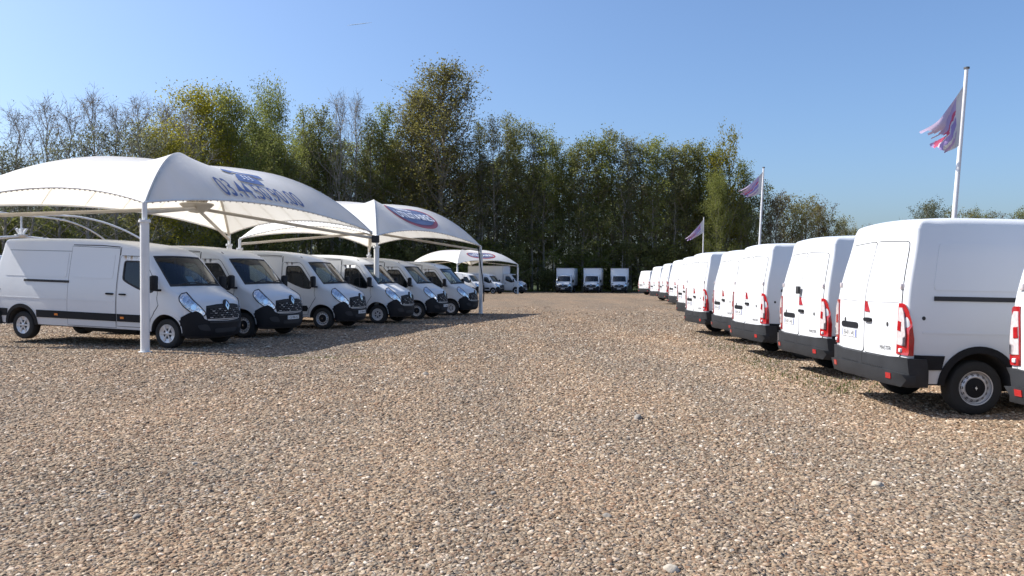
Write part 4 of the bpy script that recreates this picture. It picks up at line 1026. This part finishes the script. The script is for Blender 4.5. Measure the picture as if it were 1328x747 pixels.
def tree_meshes(seed, H, base, R, prof, nlimb, up, leaves, ls, spread, twigs, trunk_r, stems=1, low=0.0, bark=BARK, twl=.16):
    """trunk + limbs + twigs, and a crown of small leaf quads clustered round the twigs"""
    rng = np.random.default_rng(seed); TV = MB(); segs = []
    for st in range(stems):
        off = np.array([0, 0]) if stems == 1 else np.array([math.cos(2*math.pi*st/stems), math.sin(2*math.pi*st/stems)])
        n = 10; Hs = H*(1 if st == 0 else rng.uniform(.8, .97)); P = []
        for k in range(n+1):
            t = k/n; w = rng.normal(0, .012*H, 2)*t
            P.append(np.array([off[0]*(.25+R*.34*t)*(stems > 1)+w[0], off[1]*(.25+R*.34*t)*(stems > 1)+w[1], Hs*t]))
        rs = [trunk_r*(1-k/n)**.8*1.0+.02 for k in range(n+1)]; rs[0] *= 1.35
        TV.tube(P, rs, 7, cap=False)
        P = np.array(P)
        for l in range(nlimb):
            t = base+(1-base)*((l+rng.random())/nlimb)**.9*.985; k = min(n-1, int(t*n)); p = P[k]+(P[k+1]-P[k])*(t*n-k)
            q = (t-base)/(1-base); L = R*prof(q)*rng.uniform(.65, 1.2); az = l*2.4+rng.uniform(-.5, .5); el = up*(.55+.6*q)+rng.uniform(-.2, .2)
            d = np.array([math.cos(az)*math.cos(el), math.sin(az)*math.cos(el), math.sin(el)]); m = 5; Q = [p]
            for j in range(m):
                d = d+np.array([0, 0, .10*up])+rng.normal(0, .10, 3); d /= np.linalg.norm(d); Q.append(Q[-1]+d*L/m)
            r0 = max(.018, min(rs[k]*.55, .02+L*.013)); TV.tube(Q, [r0*(1-j/m*.85) for j in range(m+1)], 4, cap=False)
            for w in range(twigs):
                f = rng.uniform(.2, 1)*m; j = min(m-1, int(f)); s0 = Q[j]+(Q[j+1]-Q[j])*(f-j)
                dd = d*.6+rng.normal(0, .62, 3)+np.array([0, 0, .35*up]); dd /= np.linalg.norm(dd); ln = rng.uniform(.5, 1.2)*H*twl*.5
                segs.append((s0, s0+dd*ln))
                for _ in range(2):
                    d2 = dd+rng.normal(0, .55, 3); d2 /= np.linalg.norm(d2); s1 = s0+dd*ln*rng.uniform(.3, .9); segs.append((s1, s1+d2*ln*rng.uniform(.4, .7)))
    S = np.array(segs); a, b = S[:, 0], S[:, 1]; dv = b-a; sd = np.cross(dv, rng.normal(size=dv.shape)); sd /= np.linalg.norm(sd, axis=1)[:, None]+1e-9
    w = .016*H/18; V2 = np.stack([a-sd*w, a+sd*w, b+sd*w*.35, b-sd*w*.35], 1).reshape(-1, 3)
    o = len(TV.v); TV.v += [tuple(x) for x in V2]; TV.f += [(o+4*i, o+4*i+1, o+4*i+2, o+4*i+3) for i in range(len(S))]
    tm = pymesh('trunk', TV.v, TV.f, bark, None, True, 60)
    idx = rng.integers(0, len(S), leaves); t = rng.uniform(.1, 1.0, leaves)[:, None]; C = a[idx]+dv[idx]*t+rng.normal(0, spread*.5, (leaves, 3))
    if low > 0:
        nlow = int(leaves*low); C[:nlow, 2] = rng.uniform(.3, H*base*1.15, nlow); az = rng.uniform(0, 6.28, nlow); rr = R*.55*np.sqrt(rng.random(nlow)); C[:nlow, 0] = rr*np.cos(az); C[:nlow, 1] = rr*np.sin(az)
    u = rng.normal(size=(leaves, 3)); u /= np.linalg.norm(u, axis=1)[:, None]; v = np.cross(u, rng.normal(size=(leaves, 3))); v /= np.linalg.norm(v, axis=1)[:, None]
    s = (ls*rng.uniform(.55, 1.35, leaves))[:, None]
    LV = np.stack([C-u*s, C+v*s*.6, C+u*s, C-v*s*.6], 1).reshape(-1, 3); LF = np.arange(leaves*4).reshape(-1, 4)
    return tm, (LV, LF), H
egg = lambda q: (math.sin(math.pi*min(1, .12+q*.9))**.7)
cone = lambda q: max(.12, 1-q*.88)
dome = lambda q: max(.15, math.sqrt(max(0, 1-q*q*.92)))
bushp = lambda q: max(.2, 1-.6*q)
VAR = {}
def var(name, n, *a, **k):
    VAR[name] = []
    for i in range(n):
        tm, (LV, LF), H = tree_meshes(hash_seed(name)+i*17, *a, **k); VAR[name].append((tm, LV, LF, H, {}))
def hash_seed(s): return sum((i+3)*ord(c) for i, c in enumerate(s))
#            n   H  base  R  prof  limbs up leaves ls spread twigs trunk
var('alder', 5, 20, .14, 3.5, dome, 38, .8, 8600, .115, .55, 6, .17)
var('deep', 4, 20, .12, 3.8, egg, 30, .7, 6500, .13, .5, 5, .15, low=.2)
var('thin', 4, 20, .24, 2.6, egg, 30, .95, 3600, .10, .42, 6, .13)
var('bare', 4, 17, .20, 4.2, egg, 34, 1.0, 420, .08, .4, 12, .16, bark=BARKP)
var('half', 3, 13, .15, 4.2, dome, 28, .8, 2600, .10, .5, 7, .16, bark=BARKP)
var('willow', 3, 16, .10, 5.2, dome, 44, .7, 21000, .092, .9, 8, .22)
var('tall', 2, 28, .10, 6.6, egg, 64, .85, 32000, .12, .8, 10, .34, stems=2)
var('stem', 4, 17, .45, 1.7, egg, 16, 1.0, 900, .10, .35, 5, .12, bark=BARKP)
var('bush', 4, 5, .05, 3.0, bushp, 24, .6, 3600, .13, .38, 5, .08, stems=3)
var('low', 3, 11, .10, 4.6, dome, 30, .8, 4800, .11, .45, 6, .16, stems=2)
def tree(kind, leafk, x, y, H, label, group=None, i=None, wide=1.0, name='tree'):
    tm, LV, LF, H0, cache = VAR[kind][random.randrange(len(VAR[kind])) if i is None else i % len(VAR[kind])]
    if leafk not in cache: cache[leafk] = fastmesh('crown', LV, LF, LEAF[leafk])
    root = empty(name, (x, y, gz(x, y)-.1), (0, 0, random.uniform(0, 6.28))); s = H/H0
    root.scale = (s*wide, s*wide, s)
    link_mesh('trunk', tm, root); link_mesh('crown', cache[leafk], root)
    return tag(root, label, 'tree' if kind != 'bush' else 'bush', group)
def yfront(u): return float(np.interp(u, [-60, 0, 200, 300, 350, 400, 540, 640, 740, 985], [60, 62, 74, 86, 94, 101, 106, 107, 110, 110]))
def tpx(u, v, Y, kind, leafk, label, group=None, wide=1.0, name='tree', i=None):
    if 195 < u < 740: Y = max(Y, yfront(u)+1+(u*7 % 5)*.7)
    p = at(u, v, Y); return tree(kind, leafk, p.x, Y, (p.z-gz(p.x, Y)+.1)*.92, label, group, i, wide, name)
ORD = ['first', 'second', 'third', 'fourth', 'fifth', 'sixth', 'seventh', 'eighth', 'ninth', 'tenth', 'eleventh']
GB = 'bare early spring trees at the left'
for n_, (u, v, Y) in enumerate([(-22, 150, 64), (22, 132, 66), (58, 118, 68), (92, 132, 66), (121, 112, 70), (150, 126, 71), (178, 114, 73), (214, 122, 76), (240, 132, 80)]):
    tpx(u, v, Y, 'bare', 'brown', ORD[n_]+' from the left of the bare grey trees above the first canopy', GB, .95)
for n_, (u, v, Y) in enumerate([(-30, 205, 58), (5, 190, 60), (40, 205, 61), (75, 182, 63), (112, 172, 64), (150, 172, 66), (185, 165, 68)]):
    tpx(u, v, Y, 'half', 'pale', ORD[n_]+' from the left of the grey green half leafed trees above the first canopy', 'half leafed trees at the left')
tpx(262, 121, 72, 'willow', 'yellow', 'bright yellow green round crowned tree behind the peak of the first canopy', wide=1.05)
tpx(205, 168, 67, 'willow', 'yellow', 'lower yellow green tree at the left shoulder of the bright round one', wide=1.15)
tpx(300, 126, 75, 'willow', 'green', 'broad fresh green tree right of the yellow green one above the phone number', wide=.8)
tpx(352, 118, 79, 'willow', 'green', 'tall rounded green tree standing above the phone number of the first canopy', wide=.62)
for n_, (u, v, Y, k, c) in enumerate([(330, 140, 82, 'alder', 'green'), (392, 132, 82, 'thin', 'green'), (412, 138, 84, 'alder', 'dark'), (428, 150, 85, 'thin', 'green'), (480, 142, 90, 'thin', 'dark'), (498, 136, 89, 'alder', 'green'), (512, 160, 90, 'thin', 'dark')]):
    tpx(u, v, Y, k, c, ORD[n_]+' slender tree right of the yellow green one, counted towards the tallest tree', 'slender trees left of the tallest tree')
for n_, (u, v, Y) in enumerate([(440, 113, 86), (461, 117, 87)]):
    tpx(u, v, Y, 'bare', 'brown', ORD[n_]+' of the two thin bare treetops left of the tallest tree', 'bare trees left of the tallest tree', .7)
tpx(565, 79, 90, 'tall', 'olive', 'tallest tree, twin topped with olive leaves, above the middle canopy', wide=1.35, i=0)
tpx(535, 100, 93, 'thin', 'olive', 'narrow olive tree close to the left of the tallest tree', wide=1.2)
GW = 'slender trees right of the tallest tree'
for n_, (u, v, Y, k, c) in enumerate([(622, 150, 104, 'thin', 'dark'), (640, 143, 105, 'thin', 'pale'), (656, 140, 106, 'thin', 'dark'), (672, 152, 105, 'alder', 'dark'), (690, 158, 107, 'thin', 'pale'), (705, 164, 106, 'alder', 'green'), (722, 180, 107, 'alder', 'dark'), (738, 193, 108, 'alder', 'green')]):
    tpx(u, v, Y, k, c, ORD[n_]+' slender tree right of the tallest tree, counted towards the box trucks', GW)
GX = 'dense trees behind the box trucks and right row'
for n_, (u, v, Y, k, c) in enumerate([(756, 183, 109, 'alder', 'dark'), (775, 173, 110, 'alder', 'green'), (796, 168, 111, 'alder', 'dark'), (815, 172, 110, 'thin', 'pale'), (832, 178, 111, 'alder', 'dark'), (850, 178, 110, 'alder', 'green'), (872, 180, 111, 'thin', 'pale'), (890, 184, 110, 'alder', 'dark'), (908, 181, 111, 'alder', 'dark'), (925, 190, 110, 'alder', 'green')]):
    tpx(u, v, Y, k, c, ORD[n_]+' dense treetop counted from the box trucks towards the golden top', GX, 1.25)
tpx(938, 172, 109, 'low', 'gold', 'tree with a golden yellow top at the right end of the wood', wide=.5)
tpx(930, 226, 106, 'willow', 'green', 'big fresh green tree under the golden top at the right end of the wood', wide=.66)
tpx(962, 208, 108, 'alder', 'green', 'green tree at the right corner of the wood behind the middle flag', wide=1.1)
tpx(978, 240, 109, 'low', 'dark', 'dark lower tree at the foot of the right corner of the wood', wide=.8)
GO = 'low brown and olive trees right of the wood'
for n_, (u, v, Y, c) in enumerate([(1003, 252, 108, 'brown'), (1022, 248, 112, 'olive'), (1043, 250, 108, 'olive'), (1062, 260, 112, 'brown'), (1080, 268, 110, 'olive'), (1098, 282, 112, 'olive'), (1118, 291, 115, 'brown')]):
    tpx(u, v+5, Y, 'low', c, ORD[n_]+' low olive brown tree right of the wood, counted towards the nearest van', GO, .85)
GF = 'far trees over the roof of the nearest full van'
for n_, (u, v, Y, c) in enumerate([(1180, 276, 150, 'pale'), (1200, 263, 150, 'pale'), (1224, 262, 152, 'pale'), (1250, 270, 155, 'olive'), (1275, 274, 155, 'dark'), (1300, 272, 155, 'brown'), (1325, 272, 155, 'dark'), (1350, 270, 155, 'brown')]):
    tpx(u, v+3, Y, 'low', c, ORD[n_]+' far treetop from the left over the roof of the nearest full van', GF, .8)
# deeper rows of the wood
def contour(u): return float(np.interp(u, [-60, 0, 170, 205, 260, 350, 400, 500, 540, 600, 640, 740, 800, 900, 950, 985], [205, 200, 190, 165, 140, 140, 150, 160, 150, 170, 170, 205, 190, 195, 205, 250]))
rr = random.Random(3)
for k in range(125):
    u = -60+1045*(k+.5+rr.uniform(-.4, .4))/125; row = k % 3; Y = yfront(u)+3+row*5+rr.uniform(-1.5, 1.5)
    if u < 190: kind, c = rr.choice([('half', 'pale'), ('thin', 'pale'), ('thin', 'brown')])
    else: kind, c = rr.choice([('deep', 'dark'), ('deep', 'dark'), ('deep', 'green'), ('alder', 'dark'), ('thin', 'pale')])
    tpx(u, contour(u)+rr.uniform(12, 62), Y, kind, c, 'dark slender tree deep inside the wood behind the lot', 'trees deep in the wood', rr.uniform(.9, 1.2))
for k in range(46):
    u = rr.uniform(430, 985) if k > 10 else rr.uniform(200, 430); Y = yfront(u)+rr.uniform(-1.5, 2.5)
    tpx(u, contour(u)+rr.uniform(15, 60), Y, 'stem', 'green', 'slim pale trunk with few leaves at the front edge of the wood', 'slim pale trunks along the front of the wood', rr.uniform(.8, 1.1))
for k in range(62):
    u = -60+1060*(k+.5+rr.uniform(-.4, .4))/62; Y = yfront(u)-.5+(k % 2)*3.5+rr.uniform(-.8, .8); p = at(u, 360, Y)
    tree('bush', rr.choice(['dark', 'dark', 'green', 'dark']), p.x, Y, rr.uniform(2.5, 6.5), 'dark leafy bush in the undergrowth along the edge of the wood', 'bushes along the edge of the wood', None, rr.uniform(.9, 1.3), 'bush')
def strip_grass():
    rng = np.random.default_rng(8); V = []; F = []
    for _ in range(9000):
        u = rng.uniform(-60, 1010); Y = yfront(u)-1.4+abs(rng.normal(0, 1.1)); p = at(u, 360, Y); h = rng.uniform(.15, .65); a = rng.uniform(0, 6.28); w_ = .025; z = gz(p.x, Y)-.02; o = len(V); dx, dy = math.cos(a), math.sin(a); b = h*rng.uniform(.1, .7)
        V += [(p.x-dy*w_, Y+dx*w_, z), (p.x+dy*w_, Y-dx*w_, z), (p.x+dx*b, Y+dy*b, z+h)]; F.append((o, o+1, o+2))
    tag(link_mesh('undergrowth', fastmesh('undergrowth', V, F, LEAF['green'])), kind='stuff')
strip_grass()
# faint vapour trail
ct = MB(); A = at(449, 33.5, 6000); B = at(482, 29.5, 6000); ct.tube([A.lerp(B, t) for t in np.linspace(0, 1, 9)], [.5, 1.5, 2.3, 2.4, 2, 2.4, 1.7, 1.1, .5], 8)
tag(ct.build('vapour_trail', mat('vapour', (.85, .87, .9), 1)), 'short thin white vapour trail high in the sky above the wood', 'vapour trail')
